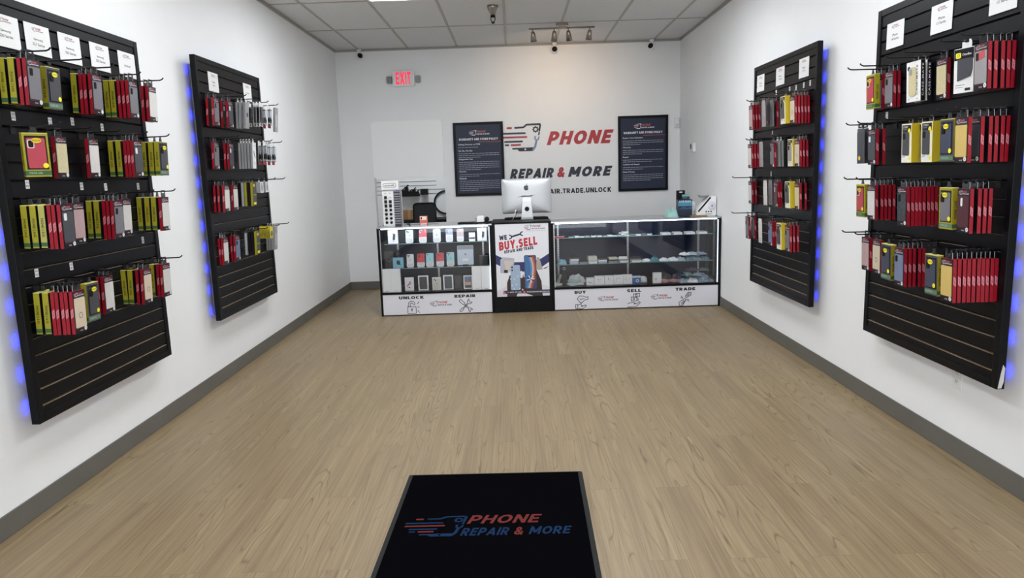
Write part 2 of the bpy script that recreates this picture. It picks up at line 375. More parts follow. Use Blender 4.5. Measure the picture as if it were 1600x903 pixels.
def rrect(w, h, r, n=4, cx=0.0, cy=0.0):
    out = []
    for sx, sy, a0 in ((1, 1, 0), (-1, 1, PI / 2), (-1, -1, PI), (1, -1, 1.5 * PI)):
        for i in range(n + 1):
            a = a0 + PI / 2 * i / n; out.append((cx + sx * (w / 2 - r) + r * math.cos(a), cy + sy * (h / 2 - r) + r * math.sin(a)))
    return out
def frame(o, u, v):        # local (u, v, n) -> world
    u = Vector(u).normalized(); v = Vector(v).normalized(); n = u.cross(v)
    return Matrix(((u.x, v.x, n.x, o[0]), (u.y, v.y, n.y, o[1]), (u.z, v.z, n.z, o[2]), (0, 0, 0, 1)))
def front(x, y, z): return frame((x, y, z), (1, 0, 0), (0, 0, 1))      # faces the shop door (-Y)
def tag(o, label, cat, group=None):
    o['label'] = label; o['category'] = cat
    if group: o['group'] = group
    return o
def thing(name, label, cat, loc=(0, 0, 0), group=None, rz=0.0):
    o = bpy.data.objects.new(name, None); o.empty_display_size = 0.05; C.objects.link(o); o.location = loc; o.rotation_euler = (0, 0, rz)
    return tag(o, label, cat, group)
def struct(o): o['kind'] = 'structure'; return o

# ---------------------------------------------------------------- the brand mark, drawn in wall metres (0.85 wide mark, lettering to its right)
def logo_mark(b, red, navy, blue, T, z=0.0, s=1.0, ox=0.0, oy=0.0, dot=None):
    def P(x, y): return (ox + s * (x + 0.14), oy + s * (y - 1.69))
    def bar(x0, x1, y, w, m): b.stroke([P(x0, y), P(x1, y)], w * s, m, T, z)
    bar(-.055, -.011, 1.997, .024, red)
    b.stroke([P(.04, 1.999), P(.147, 2.002), P(.185, 2.033), P(.352, 2.036)], .022 * s, navy, T, z)
    b.stroke([P(.352, 2.036), P(.357, 2.02), P(.345, 1.955)], .022 * s, navy, T, z)
    b.stroke([P(.343, 1.935), P(.337, 1.905)], .017 * s, navy, T, z)
    c = P(.298, 1.972); pts = [(c[0] + .026 * s * math.cos(a), c[1] + .026 * s * math.sin(a)) for a in [i * PI / 6 for i in range(12)]]
    b.stroke(pts, .015 * s, navy, T, z, closed=True)
    for i in range(8): b.disc((c[0] + .035 * s * math.cos(i * PI / 4), c[1] + .035 * s * math.sin(i * PI / 4)), .008 * s, navy, T, z + 2e-4 * s, 8)
    bar(-.135, .162, 1.93, .022, navy); bar(-.135, .18, 1.882, .022, red); bar(-.092, .123, 1.828, .022, navy)
    bar(-.086, -.052, 1.787, .022, navy); bar(-.012, .098, 1.786, .022, red)
    bar(.004, .10, 1.74, .02, navy)
    b.poly([P(.065, 1.75), P(.065, 1.725), P(.085, 1.706), P(.26, 1.706), P(.285, 1.745), P(.26, 1.752)], navy, T, z + 2e-4)
    b.disc(P(.162, 1.728), .012 * s, dot or M('white_paper'), T, z + 4e-4)
    b.stroke([P(.262, 1.722), P(.287, 1.757), P(.306, 1.835)], .026 * s, blue, T, z + 3e-4)
    b.stroke([P(.306, 1.835), P(.286, 1.857), P(.29, 1.884)], .017 * s, blue, T, z + 3e-4)
    b.stroke([P(.306, 1.835), P(.33, 1.85), P(.338, 1.876)], .017 * s, blue, T, z + 3e-4)
def logo(b, T, x, y, w, red=None, navy=None, blue=None, bold=0.03):   # compact logo of width w, its lower left corner at x, y
    red = red or inkr_m; navy = navy or inkn_m; blue = blue or inkb_m
    s = w * 0.36 / 0.5
    logo_mark(b, red, navy, blue, T, 0.0, s, x, y)
    b.text('PHONE', red, x + w * .39, y + w * .135, w * .42, w * .105, T, 0, 0.25, bold)
    b.text('REPAIR & MORE', navy, x + w * .36, y + w * .035, w * .64, w * .065, T, 0, 0.25, bold)
def scribble(b, m, x0, x1, y, h, T, rnd):        # an unreadable printed line: word-long dashes
    x = x0
    while x < x1 - 0.002:
        l = min(rnd.uniform(2.0, 6.5) * h, x1 - x); b.rect(x, y, x + l, y + h * .62, m, T); x += l + h * .7

# ---------------------------------------------------------------- room shell
b = MB(); b.box2((XL - .6, YF - .3, -.08), (XR + .6, 13.0, 0), floor_m); struct(b.build('floor'))
b = MB(); b.box2((XL - .12, YF, 0), (XL, YB, H), wall_m); struct(b.build('wall_left'))
b = MB(); b.box2((XR, YF, 0), (XR + .12, YB, H), wall_m); struct(b.build('wall_right'))
DX0, DX1, DZ = -1.775, -0.880, 2.06
b = MB()
b.box2((XL - .12, YB, 0), (DX0, YB + .12, H + .1), wall_m); b.box2((DX1, YB, 0), (XR + .12, YB + .12, H + .1), wall_m); b.box2((DX0, YB, DZ), (DX1, YB + .12, H + .1), wall_m)
struct(b.build('wall_back'))
b = MB()   # shop front behind the camera: knee wall, jambs and header round one wide opening
b.box2((XL - .12, YF - .12, 0), (XR + .12, YF, .15), wall_m); b.box2((XL - .12, YF - .12, 2.75), (XR + .12, YF, H + .1), wall_m)
b.box2((XL - .12, YF - .12, .15), (XL + .1, YF, 2.75), wall_m); b.box2((XR - .1, YF - .12, .15), (XR + .12, YF, 2.75), wall_m)
struct(b.build('wall_front'))
b = MB()
GX = [-1.87 + .6096 * k for k in range(7)]; GY = [YB - 1.2192 * k for k in range(1, 9)]
b.box2((XL - .12, YF - .12, H + .004), (XR + .12, YB + .12, H + .06), tile_m)
for x in GX: b.box2((x - .012, YF, H - .001), (x + .012, YB, H + .006), tbar_m)
for y in GY: b.box2((XL, y - .012, H - .0015), (XR, y + .012, H + .0055), tbar_m)
struct(b.build('ceiling'))
b = MB()
b.box2((XL, YB - .022, H - .004), (XR, YB, H - .001), tbar_m); b.box2((XL, YB - .004, H - .022), (XR, YB, H - .001), tbar_m)
struct(b.build('trim_1'))
b = MB(); b.box2((XL, YF, H - .022), (XL + .003, YB, H - .001), tbar_m); b.box2((XL, YF, H - .004), (XL + .022, YB, H - .001), tbar_m); struct(b.build('trim_2'))
b = MB(); b.box2((XR - .003, YF, H - .022), (XR, YB, H - .001), tbar_m); b.box2((XR - .022, YF, H - .004), (XR, YB, H - .001), tbar_m); struct(b.build('trim_3'))
BH = .102
def base(name, lo, hi):
    b = MB(); b.box2(lo, hi, base_m); struct(b.build(name, bevel=.004))
base('baseboard_left', (XL, YF, 0), (XL + .007, YB, BH))
base('baseboard_right', (XR - .007, YF, 0), (XR, YB, BH))
base('baseboard_back', (XL + .007, YB - .007, 0), (DX0, YB, BH))
base('baseboard_back_right', (DX1, YB - .007, 0), (XR - .007, YB, BH))
# storeroom beyond the doorway
SY = 12.6
b = MB(); b.box2((-3.2, SY, 0), (.8, SY + .1, 2.6), wall_m); struct(b.build('wall_storeroom_back'))
b = MB(); b.box2((-3.3, YB + .12, 0), (-3.2, SY + .1, 2.6), wall_m); struct(b.build('wall_storeroom_left'))
b = MB(); b.box2((.8, YB + .12, 0), (.9, SY + .1, 2.6), wall_m); struct(b.build('wall_storeroom_right'))
b = MB(); b.box2((-3.3, YB + .12, 2.6), (.9, SY + .1, 2.66), tile_m); struct(b.build('ceiling_storeroom'))

# ---------------------------------------------------------------- ceiling lights, sprinkler, track, cameras, exit sign
def troffer(x, y, label, z=H, w=.585, l=1.19, lamp_m=lamp_m):
    t = thing('ceiling_light', label, 'ceiling light', (x, y, z), 'ceiling light panels')
    b = MB(); d = .022
    b.box2((-w / 2, -l / 2, -.008), (-w / 2 + d, l / 2, .003), white_m); b.box2((w / 2 - d, -l / 2, -.008), (w / 2, l / 2, .003), white_m)
    b.box2((-w / 2 + d, -l / 2, -.008), (w / 2 - d, -l / 2 + d, .003), white_m); b.box2((-w / 2 + d, l / 2 - d, -.008), (w / 2 - d, l / 2, .003), white_m)
    b.build('frame', t)
    b = MB(); b.box2((-w / 2 + d, -l / 2 + d, -.005), (w / 2 - d, l / 2 - d, .002), lamp_m); b.build('diffuser', t)
for k, (y, place) in enumerate(((GY[1] - .6096, 'nearest the back wall'), (GY[3] - .6096, 'over the middle of the shop'), (GY[5] - .6096, 'over the entrance mat'))):
    for x, side in ((-.955, 'left'), (.875, 'right')):
        troffer(x, y, 'white recessed ceiling light panel %s, %s one of the pair' % (place, side), lamp_m=lamp_ms[k])

t = thing('fire_sprinkler', 'small metal fire sprinkler head hanging from the ceiling', 'sprinkler', (-.147, 7.05, H))
b = MB(); b.lathe([(.052, .002), (.052, -.012), (.044, -.03), (.03, -.06), (.022, -.085)], chrome_m, 20); b.build('escutcheon', t)
b = MB(); b.lathe([(.022, -.085), (.024, -.09), (.024, -.10), (.012, -.104)], matte_black_m, 16)
for sx in (-1, 1): b.tube([(sx * .018, 0, -.095), (sx * .022, 0, -.12), (sx * .01, 0, -.145)], .004, matte_black_m, 6)
b.lathe([(.014, -.143), (.016, -.148), (.012, -.16)], matte_black_m, 12); b.build('spray_nozzle', t)

t = thing('track_light', 'nickel track light bar with four cone heads on the ceiling', 'track light', (.571, 7.95, H))
b = MB(); b.prism(rrect(.13, .09, .015), .03, chrome_m, frame((0, 0, -.03), (1, 0, 0), (0, 1, 0))); b.box((0, 0, -.045), (.085, .03, .03), chrome_m); b.build('canopy', t)
b = MB(); b.tube([(-.355, 0, -.05), (.35, 0, -.05)], .009, chrome_m, 10); b.build('bar', t)
for hx, tilt, w, az in ((-.315, .10, .55, -.10), (-.083, .06, 1.6, .03), (.067, .16, 1.1, -.10), (.30, .05, .35, .14)):
    b = MB(); b.tube([(hx, 0, -.058), (hx, 0, -.085)], .006, chrome_m, 8); st = b.build('stem', t)
    b = MB(); b.lathe([(.017, 0), (.02, -.012), (.022, -.02), (.036, -.105), (.033, -.105), (.02, -.03)], chrome_m, 18)
    hd = b.build('lamp_head', t, (hx, 0, -.078)); hd.rotation_euler = (tilt + .12, az, 0)
    l = bpy.data.lights.new('lamp_beam', 'SPOT'); l.energy = SPOT_W * w; l.color = (1.0, .73, .48); l.spot_size = 2.0; l.spot_blend = 1.0; l.shadow_soft_size = .025
    lo = bpy.data.objects.new('lamp_beam', l); C.objects.link(lo); lo.parent = hd; lo.location = (0, 0, -.112); lo.rotation_euler = (1.12, 0, 0)

for x, rx, rz, lab in ((-1.855, .5, .5, 'small white security camera with black lens left of the exit sign'),
                       (.556, .35, -.05, 'small white security camera with black lens under the track light'),
                       (1.749, .45, -.5, 'small white security camera with black lens near the right wall corner')):
    t = thing('security_camera', lab, 'security camera', (x, YB - .07, H - .005), 'security cameras along the back wall')
    b = MB(); b.lathe([(.03, 0), (.03, -.012), (.018, -.03), (.012, -.034), (.012, -.075)], white_m, 16); b.build('mount', t)
    T = Matrix.Translation((0, 0, -.088)) @ Matrix.Rotation(rz, 4, 'Z') @ Matrix.Rotation(PI / 2 - rx * .4, 4, 'X')
    b = MB(); b.lathe([(.012, -.045), (.032, -.03), (.04, 0), (.038, .03), (.034, .038)], white_m, 18, T); b.build('body', t)
    b = MB(); b.lathe([(.031, .036), (.033, .042), (.026, .05), (.010, .056)], matte_black_m, 18, T); b.build('lens', t)

t = thing('exit_sign', 'white exit sign with lit red letters and two emergency lamps', 'exit sign', (-1.328, YB, 2.642))
b = MB(); b.prism(rrect(.275, .19, .02), .05, white_m, front(0, 0, 0)); b.build('housing', t, bevel=.004)
b = MB(); b.text('EXIT', exit_m, -.095, -.072, .19, .146, front(0, -.052, 0), bold=.035); b.build('letters', t)
for sx in (-1, 1):
    b = MB(); b.prism(rrect(.066, .085, .014), .035, M('grey_lamp_lens', (150, 150, 150), .35), frame((sx * .175, -.005, -.012), (1, sx * .25, 0), (0, 0, 1)))
    for k in range(4): b.box((sx * .175, -.042 - .0, -.045 + k * .022), (.052, .003, .006), M('lamp_rib', (118, 118, 118), .4))
    b.build('emergency_lamp', t)

t = thing('wall_sensor', 'small white motion sensor high on the back wall beside right framed poster', 'sensor', (2.075, YB, 1.995))
b = MB(); b.box((0, -.02, 0), (.058, .04, .125), white_m); b.build('housing', t, bevel=.006)
b = MB(); b.box((0, -.041, -.03), (.03, .003, .03), M('frosted_lens', (200, 200, 200), .3)); b.build('lens', t)
t = thing('thermostat', 'small white thermostat with dark display on the right wall near the corner', 'thermostat', (XR, 8.41, 1.664))
b = MB(); b.box((-.017, 0, 0), (.034, .13, .10), white_m); b.build('housing', t, bevel=.006)
b = MB(); b.box((-.035, .03, .012), (.003, .032, .055), matte_black_m); b.build('display', t)
t = thing('wall_outlet', 'white outlet plate low on the right wall under the near board', 'outlet', (XR, 3.312, .40))
b = MB(); b.box((-.003, 0, 0), (.006, .075, .115), white_m); b.build('cover_plate', t, bevel=.002)
b = MB()
for z in (-.025, .025):
    b.box((-.0065, 0, z), (.002, .03, .03), paper_m)
    for yy in (-.006, .006): b.box((-.0078, yy, z + .003), (.001, .003, .010), ink_m)
b.build('sockets', t)

# ---------------------------------------------------------------- entrance mat
t = thing('entrance_mat', 'black entrance mat with red and blue shop lettering on wood floor', 'mat', (-.146, 2.50, 0), rz=-.017)
mw, ml = .84, 1.50
b = MB(); b.prism(rrect(mw, ml, .012), .007, rubber_m, frame((0, 0, 0), (1, 0, 0), (0, 1, 0))); b.build('rubber_border', t, bevel=.003)
b = MB(); b.box2((-mw / 2 + .022, -ml / 2 + .022, .004), (mw / 2 - .022, ml / 2 - .022, .0125), carpet_m); b.build('carpet', t)
b = MB(); T = frame((0, 0, .0129), (1, 0, 0), (0, 1, 0))
b.text('PHONE', cred_m, -.098, .238, .315, .072, T, 0, .28, .03); b.text('REPAIR', cblue_m, -.118, .140, .205, .062, T, 0, .28, .04)
b.text('&', cred_m, .098, .140, .045, .062, T, 0, .2, .03); b.text('MORE', cblue_m, .158, .142, .178, .062, T, 0, .28, .04)
logo_mark(b, cred_m, cblue_m, cblue_m, T, 0, .50, -.352, .13, carpet_m)
b.build('lettering', t)

# ---------------------------------------------------------------- wall lettering, posters, made-up stand-in board
t = thing('wall_sign', 'large red and navy shop name lettering with phone and wrench emblem on back wall', 'sign', (0, YB, 0))
T = front(0, -.006, 0)
b = MB(); logo_mark(b, signr_m, signn_m, M('steel_blue_sign_vinyl', (118, 136, 172), .35), T, 0, 1.0, -.14, 1.69); b.build('emblem', t)
def word(name, s, m, x0, y0, w, h, sh, bd, sp=1.0):
    b = MB(); b.text(s, m, x0, y0, w, h, front(0, -.0035, 0), 0, sh, bd, ext=.003, space=sp); b.build(name, t)
word('lettering', 'PHONE', signr_m, .434, 1.772, .85, .168, .28, .085, 1.15)
word('lettering', 'REPAIR', signn_m, -.046, 1.366, .578, .122, .25, .10)
word('lettering', '&', signr_m, .553, 1.366, .115, .126, .2, .08)
word('lettering', 'MORE', signn_m, .694, 1.366, .57, .124, .25, .10, 1.15)
word('lettering', 'BUY.SELL.REPAIR.TRADE.UNLOCK', signk_m, -.10, 1.160, 1.345, .062, 0, .07)

def policy(x0, x1, z0, z1, label, sections, seed):
    w, h = x1 - x0, z1 - z0
    t = thing('framed_poster', label, 'poster', ((x0 + x1) / 2, YB, (z0 + z1) / 2), 'framed policy posters'); rnd = random.Random(seed)
    b = MB(); f = .032
    for lo, hi in (((-w/2, -.024, -h/2), (-w/2 + f, 0, h/2)), ((w/2 - f, -.024, -h/2), (w/2, 0, h/2)), ((-w/2 + f, -.024, -h/2), (w/2 - f, 0, -h/2 + f)), ((-w/2 + f, -.024, h/2 - f), (w/2 - f, 0, h/2))): b.box2(lo, hi, blackf_m)
    b.build('frame', t)
    b = MB(); b.box2((-w/2 + f, -.014, -h/2 + f), (w/2 - f, 0, h/2 - f), poster_m); p = b.build('poster_sheet', t)
    b = MB(); T = front(0, -.0146, 0); lw = M('white_print', (222, 224, 230), .5); lr = M('coral_print', (205, 92, 96), .5); lg = M('pale_grey_print', (168, 172, 184), .5)
    logo(b, T, -.115, h/2 - .165, .26, lr, lw, lw, .02)
    b.text('WARRANTY AND STORE POLICY', lw, -w/2 + .07, h/2 - .222, w - .14, .027, T, 0, 0, .06)
    b.rect(0.0, h/2 - .247, w/2 - f - .004, h/2 - .243, lr, T)
    for head, y, n in sections:
        b.text(head, lw, -w/2 + .06, h/2 - y, len(head) * .0125, .022, T, 0, 0, .06)
        for k in range(n):
            scribble(b, lg, -w/2 + .06, w/2 - .06 if k < n - 1 else rnd.uniform(-.05, .12), h/2 - y - .026 - k * .0235, .0085, T, rnd)
    b.build('lettering', p)
policy(-.745, -.112, 1.166, 2.084, 'black framed policy poster left of the wall emblem', (('Selling Devices to PRM', .285, 1), ('No fix, No fee', .362, 3), ('Diagnostic Fee', .468, 5), ('Payment', .622, 2), ('Refunds', .706, 6)), 3)
policy(1.336, 1.966, 1.160, 2.098, 'black framed policy poster right of the wall lettering', (('Repair Cost Estimate', .285, 3), ('Warranty', .402, 3), ('Repair', .522, 2), ('Additional Repair', .615, 2), ('Data Privacy', .708, 4)), 4)

b = MB(); b.prism(rrect(.903, .722, .055, 6), .014, grey_board_m, front(-1.327, YB - .001, 1.772))  # made-up board in place of a masked grey patch over the doorway
tag(b.build('standin_board', bevel=.002), 'made-up pale grey stand-in board with rounded corners across the upper doorway', 'board')

# ---------------------------------------------------------------- slatwall boards
OFF = .09                                  # board face to wall
def board(side, ya, yb, za, zb, z0, dz, label, tags, led_in):
    """side +1: on the left wall, facing +X; -1: on the right wall"""
    x = XL + OFF if side > 0 else XR - OFF
    t = thing('slatwall_board', label, 'display board', (x, 0, 0), 'slatwall display boards')
    fw, th = .036, .034
    def bx(b, x0, x1, y0, y1, q0, q1, m): b.box2((min(side * x0, side * x1), y0, q0), (max(side * x0, side * x1), y1, q1), m)
    for nm, y0, y1, q0, q1 in (('n', ya, ya + fw, za, zb), ('f', yb - fw, yb, za, zb), ('b', ya + fw, yb - fw, za, za + fw), ('t', ya + fw, yb - fw, zb - fw, zb)):
        b = MB(); bx(b, -th + .004, .006, y0, y1, q0, q1, blackf_m); b.build('frame_rail', t, bevel=.003)
    b = MB(); y0, y1 = ya + fw, yb - fw
    gz = [z0 + dz * k for k in range(40) if za + fw + .02 < z0 + dz * k < zb - fw - .01]; g = .0105
    edges = [za + fw] + gz + [zb - fw]
    bx(b, -th + .004, -.021, y0, y1, za + fw, zb - fw, blackf_m)  # backing behind the grooves, black in place of recess shade
    lo = za + fw
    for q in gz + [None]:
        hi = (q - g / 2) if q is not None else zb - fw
        # slat: black laminate face, raw core on top lip; underside blackened as groove shade
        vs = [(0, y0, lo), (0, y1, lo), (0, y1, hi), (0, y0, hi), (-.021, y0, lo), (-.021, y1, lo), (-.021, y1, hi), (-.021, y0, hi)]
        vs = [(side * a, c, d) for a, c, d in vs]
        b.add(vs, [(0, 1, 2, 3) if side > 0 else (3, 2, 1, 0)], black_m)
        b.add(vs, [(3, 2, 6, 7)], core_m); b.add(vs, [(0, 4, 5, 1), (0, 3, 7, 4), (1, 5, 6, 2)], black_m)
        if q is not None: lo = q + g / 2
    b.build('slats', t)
    for (ty, tz) in tags:
        b = MB(); T = frame((side * .0006, ty, tz), (0, side, 0), (0, 0, 1)); b.rect(-.0125, -.018, .0125, .018, paper_m, T)
        r = random.Random(int(ty * 1000 + tz * 77))
        for q in (.004, -.012): b.text(r.choice(['S20', 'S21', 'S10', 'A12', 'A51', 'A32', 'A13', 'A71']) if q > 0 else r.choice(['FE', '5G', 'PLUS', '+']), ink_m, -.009, q, .018, .009, T, .0002, 0, .02)
        o = b.build('price_tag', t)
    # blue light strip along the edge nearest the door
    b = MB(); n = int((zb - za - .16) / .15) + 1; zs = [za + .06 + .15 * k for k in range(n + 1) if za + .06 + .15 * k < zb - .03]
    yl = ya + led_in
    bx(b, -.066, -.0305, yl - .006, yl + .006, za + .05, zb - .05, M('grey_strip', (120, 120, 126), .6))
    for q in zs: bx(b, -.069, -.066, yl - .005, yl + .005, q - .028, q + .028, led_m)
    st = b.build('light_strip', t)
    for q in zs:
        l = bpy.data.lights.new('blue_strip_glow', 'AREA'); l.energy = BLUE_W; l.color = (.012, .03, 1.0); l.shape = 'RECTANGLE'; l.size = .05; l.size_y = .012
        o = bpy.data.objects.new('blue_strip_glow', l); C.objects.link(o); o.parent = t; o.location = (side * -.0695, yl, q); o.rotation_euler = (0, side * PI / 2, 0)
    for q in (za + .01, zb - .01):
        for k in range(3):
            l = bpy.data.lights.new('blue_strip_glow', 'POINT'); l.energy = .02; l.color = (.16, .14, 1.0); l.shadow_soft_size = .02
            o = bpy.data.objects.new('blue_strip_glow', l); C.objects.link(o); o.parent = t; o.location = (side * -.045, ya + (yb - ya) * (.2 + .3 * k), q)
    return t
BO = {
 'LN': dict(side=1, ya=2.915, yb=4.112, za=.437, zb=2.228, z0=.512, dz=.0742, name='near left board'),
 'LF': dict(side=1, ya=4.845, yb=6.055, za=.487, zb=2.282, z0=.570, dz=.0735, name='far left board'),
 'RN': dict(side=-1, ya=2.905, yb=4.068, za=.466, zb=2.246, z0=.541, dz=.0731, name='near right board'),
 'RF': dict(side=-1, ya=4.842, yb=6.085, za=.452, zb=2.232, z0=.530, dz=.0735, name='far right board'),
}
TAGS = {'LN': [(3.032, 1.744), (3.269, 1.738), (3.435, 1.75), (3.679, 1.738), (3.059, 1.461), (3.442, 1.446), (3.644, 1.439), (3.96, 1.436), (3.943, 1.139), (3.038, 1.081), (3.282, 1.078)],
        'RN': [(3.931, 1.682)], 'LF': [], 'RF': [(5.585, 1.982), (5.318, 1.975), (5.199, 1.973), (5.065, 1.975), (4.958, 1.977), (5.643, 1.681), (5.648, 1.368), (5.662, 1.086)]}
LAB = {'LN': 'near left black slatwall board under five white sign sheets', 'LF': 'far left black slatwall board under two white sign sheets, cables on its pegs',
       'RN': 'near right black slatwall board with large white sign sheets and dense red boxes', 'RF': 'far right black slatwall board with a row of tiny price tags on top'}
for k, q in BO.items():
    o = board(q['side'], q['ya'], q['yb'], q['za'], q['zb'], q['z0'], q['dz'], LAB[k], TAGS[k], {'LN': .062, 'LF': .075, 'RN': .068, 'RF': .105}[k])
    if k == 'RN':
        b = MB(); T = frame((0.012, q['ya'] - .0008, .50), (1, 0, 0), (0, 0, 1))
        b.poly([(-.012, -.03), (.004, -.028), (.012, .0), (.014, .06), (.004, .075), (-.004, .03)], M('scraped_paint', (200, 200, 198), .7), T); b.build('scuff_mark', o)
# sign sheets in clear holders
SHEETS = {'LN': (2.088, [(3.055, 'Samsung', 'S20 Series', 'nearest the door'), (3.258, 'Samsung', 'S21 Series', 'second from the door'), (3.487, 'Samsung', 'S22 Series', 'third from the door'), (3.734, 'Samsung', 'S23 Series', 'fourth from the door'), (3.988, 'Android', '', 'fifth from the door')]),
          'RN': (2.093, [(3.885, 'iPhone', '14 Series', 'farthest from the door'), (3.477, 'iPhone', '13 Series', 'middle of three'), (3.053, 'iPhone', '12 Series', 'nearest the door')]),
          'RF': (2.092, [(5.932, 'iPhone', 'X Series', 'farthest from the door'), (5.506, 'iPhone', '11 Series', 'middle of three'), (5.066, 'iPhone', '11 Pro', 'nearest the door')]),
          'LF': (2.135, [(5.122, 'Tablet', 'Cases', 'nearer the door'), (5.766, 'Chargers', '', 'farther from the door')])}
for k, (zc, lst) in SHEETS.items():
    q = BO[k]; sd = q['side']; x = (XL + OFF if sd > 0 else XR - OFF)
    for yc, l1, l2, where in lst:
        t = thing('sign_sheet', 'white printed sign sheet on top of %s, %s' % (q['name'], where), 'sign', (x + sd * .002, yc, zc), 'sign sheets on the boards')
        T = frame((0, 0, 0), (0, sd, 0), (0, 0, 1)); w, h = .168, .130
        b = MB(); b.prism(rrect(w, h, .002, 1), .0012, paper_m, T); sh = b.build('paper', t)
        b = MB(); T2 = frame((sd * .0016, 0, 0), (0, sd, 0), (0, 0, 1)); logo(b, T2, -.035, .033, .075)
        n = len(l1); b.text(l1, ink_m, -n * .0043, -.006 if l2 else -.012, n * .0086, .0125, T2, 0, 0, .025)
        if l2: n = len(l2); b.text(l2, ink_m, -n * .0040, -.026, n * .0080, .0115, T2, 0, 0, .025)
        b.build('lettering', sh)
        b = MB(); b.box2((min(0, sd * .0025), -w/2 - .002, -h/2 - .003), (max(0, sd * .0025), w/2 + .002, -h/2 - .0005), clear_m); b.build('clear_holder', t)

# ---------------------------------------------------------------- hanging packages (origin: the point on the peg; +X away from the board)
def hang_tab(w, top, m=tab_m):
    b = MB(); hh = -top + .012
    T = frame((-.0003, 0, top), (0, 1, 0), (0, 0, 1))
    o = [(-w/2, 0), (w/2, 0), (w/2, hh * .55), (w/2 - .006, hh), (-w/2 + .006, hh), (-w/2, hh * .55)]
    s0, s1 = -.011, .011; z0, z1 = -top - .004, -top + .003
    # sheet with a slot: four strips round the hole
    for x0, y0, x1, y1 in ((-w/2, 0, w/2, z0), (-w/2, z0, s0, z1), (s1, z0, w/2, z1), (-w/2 + .004, z1, w/2 - .004, hh)):
        b.prism([(x0, y0), (x1, y0), (x1, y1), (x0, y1)], .0006, m, T)
    if m is tab_m:
        for sy in (-SIDE,): b.box((0, sy * (w/2 + .0002), top + hh * .36), (.0013, .0008, hh * .72), M('tab_edge_glint', (196, 198, 202), .3))
    return b.mesh('hang_tab')
def carton(w, h, t, top, side_m, front_m, stripe=None, spine=None, band=None):
    b = MB(); z0, z1 = top - h, top
    x0, x1, y0, y1 = -t/2, t/2, -w/2, w/2
    vs = [(x, y, z) for x in (x0, x1) for y in (y0, y1) for z in (z0, z1)]
    b.add(vs, [(4, 6, 7, 5), (0, 1, 3, 2)], front_m); b.add(vs, [(0, 4, 5, 1), (2, 3, 7, 6), (0, 2, 6, 4), (1, 5, 7, 3)], side_m)
    for sy in (-1, 1):
        T = frame((0, sy * (w/2 + .0003), top - h), (-sy, 0, 0), (0, 0, 1))
        if stripe:
            b.poly([(-t * .36, h * .37), (t * .36, h * .43), (t * .36, h * .62), (-t * .36, h * .56)] if sy < 0 else [(-t * .36, h * .43), (t * .36, h * .37), (t * .36, h * .56), (-t * .36, h * .62)], stripe_m, T)
            b.text('PHONE CASE', red_m, t * .18, h * .43, h * .13, t * .34, T, .0002, 0, .03, PI / 2)
        if band:
            b.rect(-t/2, h * .035, t/2, h * .13, band, T)
        if spine:
            b.text(spine, M('dark_olive_print', (62, 60, 22), .5), t * .20 if sy > 0 else -t * .20, h * .26 if sy > 0 else h * .70, h * .44, t * .40, T, .0002, 0, .035, PI / 2 if sy > 0 else -PI / 2)
    return b.mesh('phone_case_box')
PROTO = {}; SIDE = 1
